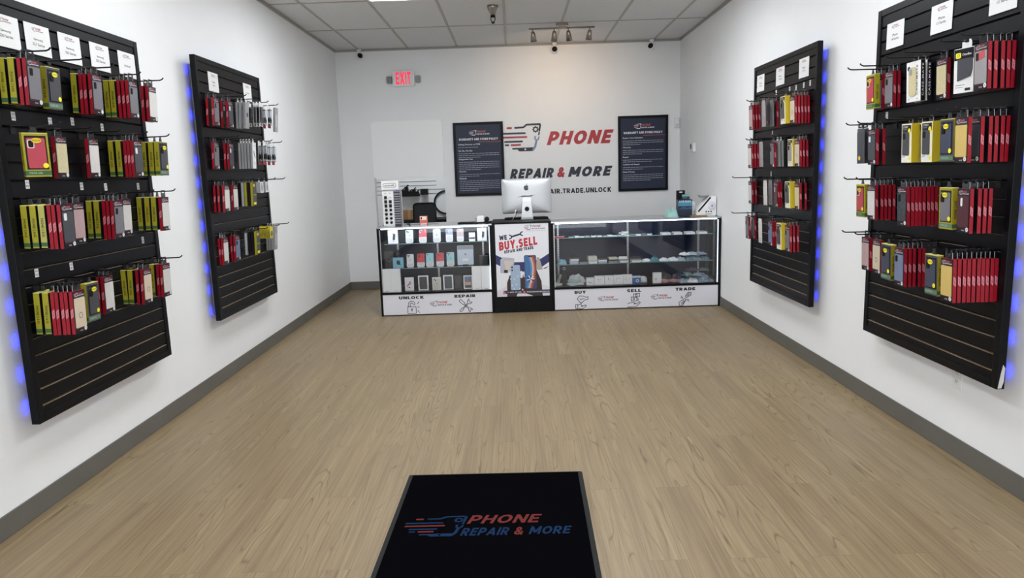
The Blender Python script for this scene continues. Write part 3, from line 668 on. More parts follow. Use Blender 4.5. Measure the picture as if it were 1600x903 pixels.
def proto(kind, var):
    k = (kind, var, SIDE)
    if k in PROTO: return PROTO[k]
    parts = []
    face = var not in '-'
    if kind == 'R':
        w, h, t, top = .086, .185, .0152, -.026
        parts.append(('', carton(w, h, t, top, red_m, pack_m, stripe=True)))
        parts.append(('hang_tab', hang_tab(.050, top)))
        if face:
            T = frame((t/2 + .0004, 0, top - h), (0, 1, 0), (0, 0, 1)); c = CASES[var if var in CASES else 'i']
            b = MB(); b.prism(rrect(w * .86, h * .70, .004), .0022, c, T @ Matrix.Translation((0, h * .485, 0)))
            if var in 'gdbns': b.prism(rrect(.018, .03, .005, 3, -w * .22, h * .72), .0016, matte_black_m if var != 'd' else paper_m, T, base=.0022)
            if var in 'i': b.stroke([(.012 * math.cos(a * PI / 8), h * .42 + .012 * math.sin(a * PI / 8)) for a in range(16)], .003, M('steel_ring', (70, 84, 96), .3), T, .0026, True)
            if var == 'k': b.prism(rrect(.02, .034, .005, 3, -w * .2, h * .72), .0016, matte_black_m, T, base=.0022)
            if var == 'm': b.prism(rrect(.012, .036, .006, 4, -w * .12, h * .70), .001, paper_m, T, base=.0022)
            if var == 's': b.prism([(-w*.3, h*.62), (w*.3, h*.68), (w*.3, h*.84), (-w*.3, h*.80)], .001, M('faded_red_print', (190, 80, 86), .5), T, base=.0022)
            parts.append(('phone_case', b.mesh('phone_case')))
            b = MB(); lw = M('white_print', (222, 224, 230), .5); lr = M('coral_print', (205, 92, 96), .5)
            b.rect(-w * .46, h * .845, w * .46, h * .985, M('dark_plum_print', (44, 26, 40), .5), T, .0003); logo(b, T @ Matrix.Translation((0, 0, .0008)), -w * .40, h * .865, w * .8, lr, lw, lw, .03)
            b.rect(-w * .42, h * .110, w * .30, h * .116, M('crimson_print', (150, 40, 60), .5), T, .0005); b.text('PHONE', lw, -.010, h * .045, .02, .005, T, .0005, .2, .02)
            parts.append(('front_print', b.mesh('front_print')))
            b = MB(); b.disc((w * .33, h * .085), .0095, paper_m, T, .0012); b.text('10', ink_m, w * .33 - .004, h * .085 - .003, .008, .006, T, .0015)
            parts.append(('round_sticker', b.mesh('round_sticker')))
        label = {'-': 'red-edged phone case box', 'g': 'red box with grey case', 'd': 'red box with charcoal case', 'w': 'red box with clear white case', 't': 'red box with glitter case', 'p': 'red box with blush case', 'k': 'red box with black marbled case',
                 'm': 'red box with maroon case', 'b': 'red box with slate blue case', 'o': 'red box with gold case', 'i': 'red box with ring case', 's': 'red box with smoky case'}[var]
        PROTO[k] = (parts, 'phone_case_box', label, 'phone case box', t)
    elif kind == 'Y':
        w, h, t, top = .095, .178, .026, -.026
        parts.append(('', carton(w, h, t, top, yelp_m if var == 'P' else yel_m, pack_m, spine='PHONE CASE', band=grn_m)))
        b = MB(); b.prism([(-.020, top), (.020, top), (.013, top + .015), (.009, .006), (-.009, .006), (-.013, top + .015)], .0008, tab_m, frame((0, 0, 0), (0, 1, 0), (0, 0, 1))); b.box2((-t/2, -w/2, top), (t/2, w/2, top + .003), M('pale_yellow_flap', (214, 208, 120), .5)); parts.append(('hang_loop', b.mesh('hang_loop')))
        if face and var != 'P':
            T = frame((t/2 + .0004, 0, top - h), (0, 1, 0), (0, 0, 1)); c = CASES[var]
            b = MB(); b.rect(-w/2, 0, w/2, h, yel_m if var in 'rg' else M('dark_sleeve_print', (70, 70, 72), .4), T)
            b.rect(-w * .42, h * .17, w * .42, h * .95, pack_m, T, .0003)
            b.rect(-w/2, h * .035, w/2, h * .14, grn_m if var == 'r' else grn2_m, T, .0004); b.text('PHONE CASE', M('pale_sage_print', (170, 190, 170), .5), -w * .36, h * .065, w * .5, .0085, T, .0007)
            parts.append(('front_print', b.mesh('front_print')))
            b = MB(); b.prism(rrect(w * .72, h * .70, .007), .0025, c, T @ Matrix.Translation((0, h * .55, .0004)))
            b.prism(rrect(.026, .036, .007, 3, -w * .2, h * .76), .0014, M('pale_camera_frame', (226, 206, 204), .4) if var == 'r' else matte_black_m, T, base=.0029)
            b.prism(rrect(.018, .028, .005, 3, -w * .2, h * .76), .0012, matte_black_m, T, base=.0043)
            parts.append(('phone_case', b.mesh('phone_case')))
            b = MB(); b.disc((w * .02, h * .84), .019, lemon_m if var != 'r' else M('amber_sticker', (226, 190, 40), .45), T, .0062, 20, .011); b.text('PHONE CASE', M('dark_olive_print'), w * .02 - .0145, h * .84 - .003, .029, .006, T, .0065, 0, .02)
            b.disc((w * .30, h * .26), .0105, lemon_m, T, .0035); parts.append(('stickers', b.mesh('stickers')))
        label = {'-': 'yellow phone case box', 'P': 'pale yellow phone case box', 'd': 'yellow box with charcoal case', 'r': 'yellow box with raspberry case', 'g': 'yellow box with grey case', 'n': 'yellow box with navy case'}[var]
        PROTO[k] = (parts, 'phone_case_box', label, 'phone case box', t)
    elif kind == 'O':
        w, h, t, top = .090, .188, .038, -.016
        parts.append(('', carton(w, h, t, top, yel2_m, M('cream_carton', (232, 228, 196), .45))))
        T = frame((t/2 + .0004, 0, top - h), (0, 1, 0), (0, 0, 1))
        b = MB(); b.rect(-w * .44, h * .78, w * .44, h * .965, pack_m, T); b.text('OTTERBOX', M('white_print'), -w * .36, h * .89, w * .5, .0085, T, .0003, 0, .02); b.text('SYMMETRY', M('pale_grey_print', (168, 172, 184)), -w * .36, h * .84, w * .4, .006, T, .0003)
        b.rect(-w * .46, h * .03, w * .1, h * .19, paper_m, T, .0002); b.text('DROP+', ink_m, -w * .4, h * .13, w * .28, .007, T, .0004, 0, .02); scribble(b, inkg_m, -w * .4, w * .05, h * .085, .004, T, random.Random(5)); scribble(b, inkg_m, -w * .4, w * .0, h * .055, .004, T, random.Random(6))
        parts.append(('front_print', b.mesh('front_print')))
        b = MB(); b.prism(rrect(w * .66, h * .60, .008), .0025, CASES['s' if var == 'w' else 'd'], T @ Matrix.Translation((-w * .05, h * .49, .0003))); b.prism(rrect(.022, .03, .006, 3, -w * .2, h * .68), .0014, matte_black_m, T, base=.003); parts.append(('phone_case', b.mesh('phone_case')))
        b = MB(); b.disc((w * .28, h * .80), .0125, lemon_m, T, .0012, 18, .0145); b.disc((w * .30, h * .10), .008, lemon_m, T, .0012); parts.append(('stickers', b.mesh('stickers')))
        parts.append(('hang_tab', hang_tab(.036, top)))
        PROTO[k] = (parts, 'phone_case_box', 'yellow and white phone case box', 'phone case box', t)
    elif kind == 'X':
        w, h, t, top = .098, .185, .030, -.022
        parts.append(('', carton(w, h, t, top, M('pale_grey_carton', (178, 174, 176), .5), paper_m)))
        T = frame((t/2 + .0004, 0, top - h), (0, 1, 0), (0, 0, 1))
        b = MB(); b.rect(-w * .49, h * .74, w * .49, h * .985, pack_m, T); b.prism(rrect(.026, .022, .005, 3, -w * .28, h * .845), .0006, lemon_m, T); b.stroke(rrect(.012, .009, .003, 3, -w * .28, h * .845), .0018, ink_m, T, .0009, True); b.text('OtterBox', M('white_print'), -w * .08, h * .83, w * .46, .010, T, .0003, 0, .02)
        scribble(b, inkg_m, -w * .40, w * .05, h * .17, .005, T, random.Random(2)); scribble(b, inkg_m, -w * .40, w * .0, h * .12, .004, T, random.Random(3)); b.rect(w * .08, h * .04, w * .36, h * .10, ink_m, T, .0004)
        parts.append(('front_print', b.mesh('front_print')))
        b = MB(); b.prism([(-w * .30, h * .27), (w * .36, h * .35), (w * .45, h * .50), (w * .45, h * .76), (-w * .30, h * .76)], .003, CASES['d'], T); parts.append(('phone_case', b.mesh('phone_case')))
        b = MB(); b.prism([(-.024, 0), (.024, 0), (.024, .024), (.018, .034), (.010, .034), (.010, .022), (-.010, .022), (-.010, .034), (-.018, .034), (-.024, .024)], .001, paper_m, frame((0, 0, top), (0, 1, 0), (0, 0, 1))); parts.append(('hang_tab', b.mesh('hang_tab')))
        PROTO[k] = (parts, 'phone_case_box', 'black and white rugged case box', 'phone case box', t)
    elif kind == 'C':
        w, h, t, top = .108, .190, .022, -.014
        parts.append(('', carton(w, h, t, top, pack_m, paper_m)))
        T = frame((t/2 + .0004, 0, top - h), (0, 1, 0), (0, 0, 1))
        b = MB(); b.text('CASE-MATE', ink_m, w * .30, h * .16, h * .74, .011, T, 0, 0, .02, PI / 2, space=1.2); b.disc((-w * .34, h * .84), .011, ink_m, T); b.rect(-w * .40, h * .06, -w * .28, h * .075, inkg_m, T); b.rect(w * .2, h * .06, w * .32, h * .075, inkg_m, T)
        for sy in (-1, 1):
            T2 = frame((0, sy * (w/2 + .0004), top - h), (-sy, 0, 0), (0, 0, 1)); b.text('CASE-MATE', paper_m, .004, h * .12, h * .8, .0085, T2, 0, 0, .02, PI / 2, space=1.2)
        parts.append(('front_print', b.mesh('front_print')))
        b = MB(); b.prism(rrect(w * .52, h * .72, .018, 5, -w * .05, h * .5), .0035, CASES['t'], T); b.prism(rrect(.024, .03, .008, 3, -w * .16, h * .74), .001, CASES['s'], T, base=.0035); parts.append(('phone_case', b.mesh('phone_case')))
        parts.append(('hang_tab', hang_tab(.04, top)))
        PROTO[k] = (parts, 'phone_case_box', 'white box with pearly glitter case', 'phone case box', t)
    elif kind == 'P':
        w, h, t, top = .085, .190, .013, -.014; rnd = random.Random(ord(var[0]) + 9)
        cm = {'k': CASES['d'], 'c': CASES['s'], 'w': CASES['w']}[var]; b = MB()
        nu, nv = 7, 14; vs = []; fs = []
        for sgn in (1, -1):
            for j in range(nv + 1):
                for i in range(nu + 1):
                    u, v = i / nu, j / nv; e = math.sin(PI * u) ** .5 * math.sin(PI * v) ** .35 if 0 < u < 1 and 0 < v < 1 else 0
                    vs.append((sgn * (e * t / 2 + (rnd.uniform(-.0012, .0012) if e else 0)), (u - .5) * w * (1 - .12 * (v > .9)), top - h + v * h))
        n1 = (nu + 1) * (nv + 1)
        for q in (0, 1):
            for j in range(nv):
                for i in range(nu):
                    a = q * n1 + j * (nu + 1) + i; f = (a, a + 1, a + nu + 2, a + nu + 1); fs.append(f if q == 0 else tuple(reversed(f)))
        b.add(vs, fs, cm, True)
        T = frame((t/2 + .0006, 0, top - h), (0, 1, 0), (0, 0, 1)); parts.append(('', b.mesh('case_pouch')))
        if var == 'k': b = MB(); b.disc((0, h * .16), .012, M('amber_sticker', (200, 168, 60), .45), T, .0008); parts.append(('round_sticker', b.mesh('round_sticker')))
        parts.append(('hang_tab', hang_tab(.06, top + .002, clear_m)))
        PROTO[k] = (parts, 'case_pouch', {'k': 'dark grey bagged phone case', 'c': 'smoky clear bagged case', 'w': 'silvery white bagged case'}[var], 'case pouch', t)
    elif kind == 'G':
        w, h, t, top = .070, .190, .015, -.016
        c = M('silver_grey_carton', (150, 150, 152), .45)
        parts.append(('', carton(w, h, t, top, c, paper_m if var == 'w' else c)))
        T = frame((t/2 + .0004, 0, top - h), (0, 1, 0), (0, 0, 1)); b = MB()
        if var == 'w':
            b.text('USB', inkg_m, -.012, h * .86, .024, .009, T); b.stroke([(-.010, h * .66), (.012, h * .42)], .011, ink_m, T, .0003)
            for q in range(3):
                for r_ in range(3): b.rect(-.018 + q * .014, h * (.14 + r_ * .05), -.010 + q * .014, h * (.155 + r_ * .05), inkg_m, T)
        elif var == 'k': b.disc((0, h * .52), .016, ink_m, T); b.disc((0, h * .52), .006, inkg_m, T, .0004)
        else: b.text('GLASS', inkg_m, -.02, h * .8, .04, .01, T); b.rect(-w * .3, h * .2, w * .3, h * .7, M('pale_grey_print2', (176, 178, 182), .4), T)
        for sy in (-1, 1): b.text('screen protector', inkg_m, .003, h * .3, h * .4, .005, frame((0, sy * (w/2 + .0004), top - h), (-sy, 0, 0), (0, 0, 1)), 0, 0, 0, PI / 2)
        parts.append(('front_print', b.mesh('front_print'))); parts.append(('hang_tab', hang_tab(.034, top, paper_m)))
        PROTO[k] = (parts, 'accessory_box', {'-': 'slim silver grey box', 'k': 'slim grey box with black disc', 'w': 'slim white box with stick picture'}[var], 'accessory box', t)
    elif kind in 'BK':
        w, h, t, top = .068, .165, .020, -.010
        b = MB(); T = frame((0, 0, top - h), (0, 1, 0), (0, 0, 1)); b.prism(rrect(w, h + .02, .004, 2, 0, h / 2 + .01), .0012, paper_m, T, base=-t/2)
        if kind == 'K': b.rect(-w/2, 0, w/2, h * .2, M('cherry_print', (170, 50, 66), .5), T, -t/2 + .0016)
        else: b.rect(-w * .3, h * .02, w * .3, h * .12, inkg_m, T, -t/2 + .0016)
        parts.append(('', b.mesh('cable_pack')))
        b = MB(); cm = matte_black_m if var != 'g' else M('grey_cable', (120, 118, 112), .5)
        if kind == 'K':
            pts = [(-.002 + .0012 * i / 8, (.019 + .001 * (i % 7)) * math.cos(i * PI / 5), top - h * .62 + (.019 + .001 * (i % 7)) * math.sin(i * PI / 5)) for i in range(41)]
            b.tube(pts, .0022, cm, 6); b.tube([(0, .004, top - h * .5), (.001, -.006, top - h * .25), (0, .006, top - h * .05)], .0016, cm, 6)
            b.lathe([(.004, -.004), (.012, -.002), (.012, .003), (.004, .005)], cm, 12, Matrix.Translation((.0015, 0, top - h * .62)) @ Matrix.Rotation(PI / 2, 4, 'Y'))
        else:
            for i in range(5): b.tube([(-.003 + .001 * i, -.016 + .004 * i, top - h * .15), (-.001, -.02 + .003 * i, top - h * .5), (0, -.012 + .004 * i, top - h * .82), (0, .016 - .002 * i, top - h * .84), (.001, .02 - .003 * i, top - h * .5), (0, .014 - .002 * i, top - h * .16)], .0024, cm, 6)
        parts.append(('coiled_cable', b.mesh('coiled_cable')))
        b = MB(); b.prism(rrect(w * .88, h * .74, .01, 3, 0, h * .52), .014, clear_m, T, base=-t/2 + .0014); parts.append(('clear_blister', b.mesh('clear_blister')))
        PROTO[k] = (parts, 'cable_pack', {'B-': 'white card pack with black cable', 'Bg': 'white card pack with grey cable', 'K-': 'earphone card with red foot'}[kind + var], 'cable pack', t)
    elif kind in 'NSZ':
        w, h, t, top = .072, .175, .018, -.014
        m_ = pack_m if kind != 'S' else silver_m
        b = MB()
        parts.append(('', carton(w, h, t, top, m_ if kind != 'Z' else yel_m, pack_m)))
        T = frame((t/2 + .0004, 0, top - h), (0, 1, 0), (0, 0, 1)); b = MB()
        if kind == 'S': b.rect(-w * .46, h * .02, w * .46, h * .97, M('pale_grey_print'), T); b.rect(-w * .36, h * .14, w * .36, h * .9, pack_m, T, .0003)
        elif kind == 'Z': b.rect(-w * .46, h * .02, w * .46, h * .97, CASES['d'], T); b.rect(-w * .46, h * .45, w * .46, h * .50, yel_m, T, .0003); b.rect(-w * .40, h * .06, w * .30, h * .16, lemon_m, T, .0003); b.rect(-w * .40, h * .82, w * .1, h * .94, M('amber_sticker', (200, 168, 60)), T, .0003)
        else: b.text('CHARGER', M('pale_grey_print'), .008, h * .2, h * .55, .012, T, 0, 0, .01, PI / 2); b.rect(-w * .3, h * .05, -w * .05, h * .13, M('amber_sticker', (200, 168, 60)), T)
        parts.append(('front_print', b.mesh('front_print'))); parts.append(('hang_tab', hang_tab(.034, top)))
        PROTO[k] = (parts, 'accessory_box', {'N': 'narrow black accessory box', 'S': 'black box with silver frame', 'Z': 'yellow-edged black box'}[kind], 'accessory box', t)
    elif kind == 'A':
        w, h, t, top = .070, .085, .042, -.012
        parts.append(('', carton(w, h, t, top, M('light_grey_carton', (176, 176, 176), .5), paper_m)))
        T = frame((t/2 + .0004, 0, top - h), (0, 1, 0), (0, 0, 1)); b = MB(); b.prism(rrect(.028, .04, .007, 3, 0, h * .5), .0006, CASES['b'], T); b.rect(-.009, h * .1, .009, h * .26, inkg_m, T); b.rect(-.009, h * .74, .009, h * .92, inkg_m, T)
        parts.append(('front_print', b.mesh('front_print'))); parts.append(('hang_tab', hang_tab(.034, top, paper_m)))
        PROTO[k] = (parts, 'accessory_box', 'small white box with watch picture', 'accessory box', t)
    else:  # V: little yellow hang cards
        w, h, t, top = .075, .085, .009, -.006
        b = MB(); T = frame((0, 0, top - h), (0, 1, 0), (0, 0, 1)); b.prism(rrect(w, h + .012, .006, 2, 0, h / 2 + .006), .0015, M('lemon_card', (214, 200, 52), .5), T, base=-t/2); parts.append(('', b.mesh('phone_mount_card')))
        b = MB(); b.lathe([(.021, 0), (.021, .005), (.016, .0065)], M('grey_disc', (120, 118, 110), .4), 18, frame((-t/2 + .0016, 0, top - h * .55), (0, 1, 0), (0, 0, 1))); parts.append(('round_holder', b.mesh('round_holder')))
        PROTO[k] = (parts, 'phone_mount_card', 'lemon yellow card with grey disc', 'phone mount', t)
    return PROTO[k]

# peg: bracket in the groove, rod 0.20 m long with an upturned tip
def peg_mesh():
    b = MB(); b.tube([(-.006, 0, 0), (.02, 0, 0), (.185, 0, .002), (.197, 0, .006), (.205, 0, .014)], .0034, rod_m, 8); rod = b.mesh('rod')
    b = MB(); b.box2((.0005, -.016, -.030), (.004, .016, .006), rod_m); b.box2((-.010, -.016, -.0035), (.004, .016, .0035), rod_m); return rod, b.mesh('bracket')
ROD, BRK = peg_mesh()
ORD = ['first', 'second', 'third', 'fourth', 'fifth', 'sixth', 'seventh', 'eighth', 'ninth', 'tenth']
ROWN = {1: 'top row', 2: 'second row', 3: 'third row', 4: 'bottom row'}
ROWK = {'LN': {1: 20, 2: 16, 3: 12, 4: 7}, 'LF': {1: 20, 2: 16, 3: 12, 4: 7}, 'RN': {1: 19, 2: 15, 3: 11, 4: 7}, 'RF': {1: 19, 2: 15, 3: 11, 4: 7}}
ITEMS = {
'LN': {
 1: '3.015 Y-.027 Y-.066 R-.095 Rg.117 | 3.245 Yd.046 | 3.478 Y-.036 R-.065 R-.084 Rg.109 | 3.725 Y-.047 Y-.078 R-.107 R-.129 Rg.150 | 3.96 R-.106 Rw.131',
 2: '3.015 Yr.085@38 | 3.245 Rt.045 | 3.478 Rw.055 | 3.725 Y-.033 Y-.072 R-.103 R-.121 Rd.139 | 3.96 Y-.081 Y-.120 Yd.152',
 3: '3.015 Y-.032 Y-.070 YP.106 R-.134 R-.153 Rd.176 | 3.245 Rp.085 | 3.478 Y-.031 Y-.067 R-.099 R-.118 Rg.139 | 3.725 Rw.047 | 3.96 Y-.021 Y-.064 Y-.101 Rw.134',
 4: '3.015 Y-.034 Y-.072 R-.098 R-.116 R-.138 R-.156 Ri.178 | 3.245 Yd.097 | 3.478 R-.023 Rw.044 | 3.725 Y-.016 Y-.053 R-.087 Ri.112 | 3.955 Y-.051 R-.081 Rw.101'},
'RN': {
 1: '2.994 R-.012 R-.035 R-.058 R-.086 Rs.110 | 3.137 X-.085@14 | 3.416 Rt.018 | 3.57 C-.024 C-.060@5 | 3.832 R-.022 Rg.044 | 3.97 Rp.033 Yr.067',
 2: '2.994 R-.011 R-.035 R-.060 R-.084 Rd.117 Ro.168 | 3.12 Y-.112 Yn.147 | 3.41 O-.060 | 3.56 O-.026 O-.073 | 3.832 R-.085 Rd.119 | 3.963 Pk.099 Pk.123',
 3: '2.994 R-.061 R-.083 R-.106 Rm.138 | 3.12 Yg.132 | 3.41 R-.041 R-.060 R-.078 R-.099 R-.118 R-.135 R-.153 Rk.173 | 3.82 R-.023 R-.046 R-.067 R-.087 Rw.114 | 3.96 Yr.099',
 4: '2.994 R-.014 R-.033 R-.053 R-.071 R-.089 R-.110 R-.130 R-.149 R-.170 Ro.190 | 3.12 Yn.178 | 3.41 R-.083 R-.102 R-.127 R-.148 Rb.169 | 3.574 Yn.141 | 3.807 Ri.077 | 3.955 Rp.065'},
'LF': {
 1: '4.97 R-.025 Rg.064 | 5.18 Rd.038 Rd.077 | 5.38 G-.066 G-.093 Gk.126 | 5.64 B-.065 Bg.102 B-.126 Bg.150 | 5.87 K-.092 K-.133 G-.182',
 2: '4.97 Rg.035 | 5.18 R-.032 Rd.055 | 5.38 G-.059 G-.080 G-.102 G-.124 Gw.150 | 5.65 K-.112 K-.149 | 5.885 K-.100 K-.136',
 3: '4.97 R-.017 R-.045 Rw.079 | 5.18 Rw.056 | 5.38 N-.030 S-.053 Z-.076 N-.099 Z-.123 | 5.65 A-.072 | 5.885 A-.032',
 4: '4.97 R-.011 Rw.034 | 5.18 R-.012 Rb.037 | 5.38 S-.045 N-.070 N-.095 Z-.118 | 5.65 V-.060 V-.073 V-.086 V-.099 V-.112 V-.125 V-.140 | 5.885 G-.030 G-.050 G-.070 G-.090'},
'RF': {
 1: '4.976 R-.019 R-.040 R-.062 R-.084 Ri.105 | 5.083 O-.119 | 5.38 R-.081 Pc.108 Pk.136 Pc.168 | 5.65 R-.122 R-.144 Rp.166',
 2: '4.976 R-.019 R-.042 Ri.063 | 5.083 Ow.058 | 5.38 G-.033 G-.056 Rg.090 | 5.54 Pc.125 | 5.65 R-.125 R-.147 Rw.168',
 3: '4.976 R-.019 Rt.054 | 5.083 O-.069 | 5.38 R-.037 Rm.055 | 5.545 Pc.045 Pw.084 | 5.98 R-.023 Rw.050',
 4: '4.976 R-.063 R-.089 Rg.112 | 5.083 O-.120 | 5.38 R-.070 Rb.088 | 5.545 Pw.115 | 5.98 Rg.020 Rg.068'},
}
rnd = random.Random(11)
for bk, rows in ITEMS.items():
    q = BO[bk]; sd = q['side']; xf = XL + OFF if sd > 0 else XR - OFF; rz0 = 0 if sd > 0 else PI
    SIDE = sd
    for row, txt in rows.items():
        z = q['z0'] + q['dz'] * ROWK[bk][row]
        for hi, grp in enumerate(txt.split(' | ')):
            tok = grp.split(); hy = float(tok[0])
            r = bpy.data.objects.new('peg_hook', ROD); C.objects.link(r); r.location = (xf, hy, z); r.rotation_euler = (0, 0, rz0)
            tag(r, 'black metal peg, %s from the door, %s, %s' % (ORD[hi], ROWN[row], q['name']), 'peg hook', 'peg hooks on the boards')
            k = bpy.data.objects.new('bracket', BRK); C.objects.link(k); k.parent = r
            yaw = math.radians(rnd.uniform(-.6, .6)); roll = math.radians(rnd.uniform(-.8, .8))
            for ii, it in enumerate(tok[1:]):
                kind = it[0]; var = it[1]; rest = it[2:]; tw = 0.0
                if '@' in rest: rest, a = rest.split('@'); tw = math.radians(float(a))
                if kind not in 'RYOPGBKN' or var == '': pass
                off = float(rest)
                parts, nm, lab, cat, th = proto(kind, var)
                tilt = min(math.radians(2.4), math.asin(max(0, min(1, (off - th / 2 - .001) / .215))))
                o = bpy.data.objects.new(nm, parts[0][1]); C.objects.link(o)
                o.location = (xf + sd * off, hy, z - .004)
                # small tilt towards the board at the foot, shared roll on one peg, plus any twist to face the door
                Rm = Matrix.Rotation(rz0, 4, 'Z') @ Matrix.Rotation(-sd * (tw if sd > 0 else -tw) + yaw, 4, 'Z') @ Matrix.Rotation(tilt, 4, 'Y') @ Matrix.Rotation(roll + math.radians(rnd.uniform(-.25, .25)), 4, 'X') @ Matrix.Rotation(math.radians(rnd.uniform(0, 3.0)) if kind == 'G' else 0, 4, 'Y')
                if sd < 0: Rm = Matrix.Rotation(rz0, 4, 'Z') @ Matrix.Rotation(tw + yaw, 4, 'Z') @ Matrix.Rotation(tilt, 4, 'Y') @ Matrix.Rotation(roll, 4, 'X')
                o.rotation_euler = Rm.to_euler()
                tag(o, '%s, %s out on %s peg, %s, %s' % (lab, ORD[ii], ORD[hi], ROWN[row].replace(' row', '') + ' row', q['name']), cat, 'hanging packages on the ' + q['name'])
                for pn, me in parts[1:]:
                    c = bpy.data.objects.new(pn, me); C.objects.link(c); c.parent = o

# ---------------------------------------------------------------- counter: two glass showcases and a cash stand between them
FY, BYk, TOP = 7.27, 7.80, .93
def showcase(x0, x1, label, shelves, led_mul, posts, signs):
    t = thing('glass_showcase', label, 'showcase', ((x0 + x1) / 2, FY, 0), 'glass showcases of the counter')
    X0, X1 = x0 - (x0 + x1) / 2, x1 - (x0 + x1) / 2; D = BYk - FY; p = .022
    b = MB(); b.box2((X0 + p, .012, .235), (X1 - p, D, .250), blackf_m); b.box2((X0 + p, .0, .226), (X1 - p, .014, .250), blackf_m); b.build('deck', t)
    b = MB(); b.box2((X0 + .003, .004, .012), (X1 - .003, .018, .226), signp_m); sp = b.build('sign_panel', t)
    b = MB(); b.box2((X0 + p, .02, 0), (X1 - p, D, .02), blackf_m); b.build('plinth', t)
    for xa, xb in ((X0, X0 + p), (X1 - p, X1)):
        b = MB(); b.box2((xa, 0, 0), (xb, .022, TOP - .008), blackf_m); b.box2((xa, .022, 0), (xb, D, .25), blackf_m); b.box2((xa, D - .03, .25), (xb, D, TOP - .008), blackf_m); b.build('side_frame', t, bevel=.002)
        b = MB(); xm = (xa + xb) / 2; b.box2((xm - .003, .022, .25), (xm + .003, D - .03, TOP - .01), glass_m); b.build('side_glass', t)
    b = MB(); b.box2((X0 + p, D - .012, .02), (X1 - p, D, TOP - .012), navyback_m); b.build('back_panel', t)
    b = MB(); b.box2((X0 + p, .006, .252), (X1 - p, .011, TOP - .02), glass_m); b.build('front_glass', t)
    b = MB(); b.box2((X0, 0, TOP - .008), (X1, D, TOP), glass_m); b.build('top_glass', t)
    b = MB()
    b.box2((X0 - .001, -.004, TOP - .012), (X1 + .001, .010, TOP + .001), alu_m); b.box2((X0, D - .012, TOP - .012), (X1, D + .002, TOP + .001), alu_m)
    for xa in (X0, X1 - .012): b.box2((xa, .01, TOP - .010), (xa + .012, D - .012, TOP + .001), alu_m)
    b.build('top_trim', t)
    for xa, m_ in ((X0 + p + .002, alu_m), (X1 - p - .010, M('corner_led_diffuser', (250, 250, 250), .6, emit=(225, 240, 255), es=1.3))):
        b = MB(); b.box2((xa, .012, .252), (xa + .008, .022, TOP - .028), m_); b.build('corner_light' if m_ is not alu_m else 'corner_post', t)
    for z, d in shelves:
        b = MB(); b.box2((X0 + p + .03, D - .012 - d, z - .006), (X1 - p - .02, D - .014, z), glass_m); sh = b.build('glass_shelf', t)
        b = MB(); b.box2((X0 + p + .03, D - .0135 - d, z - .0062), (X1 - p - .02, D - .012 - d, z + .0002), edge_m); b.build('polished_edge', sh)
    for px in posts:
        b = MB(); xx = px - (x0 + x1) / 2; b.box2((xx - .009, D - .022, .252), (xx + .009, D - .012, TOP - .02), alu_m)
        for k in range(24): b.box2((xx - .003, D - .0225, .27 + k * .026), (xx + .003, D - .0215, .283 + k * .026), ink_m)
        b.build('shelf_standard', t)
    b = MB(); b.box2((X0 + p + .02, .014, TOP - .022), (X1 - p - .02, .030, TOP - .012), strip_m if led_mul == 1 else M('dim_led_diffuser', (250, 250, 250), .6, emit=(225, 240, 255), es=CASE_LED * led_mul)); b.build('light_strip', t)
    T = front(0, .0035, 0); bk = M('bold_black_vinyl', (18, 18, 20), .5)
    for kind, s, cx, w in signs:
        b = MB()
        if kind == 'w': b.text(s, bk, cx - w/2 - (x0 + x1) / 2, .175, w, .031, T, 0, 0, .10, space=.75); b.build('lettering', sp)
        elif kind == 'logo': logo(b, T, cx - w/2 - (x0 + x1) / 2, .088, w); b.build('shop_logo', sp)
    for kind, s, cx, w in signs:
        if kind == 'icon': icon(s, cx - (x0 + x1) / 2, .088, w, T, sp)
    return t
def arc(cx, cy, r, a0, a1, n=10, ry=None):
    return [(cx + r * math.cos(math.radians(a0 + (a1 - a0) * i / n)), cy + (ry or r) * math.sin(math.radians(a0 + (a1 - a0) * i / n))) for i in range(n + 1)]
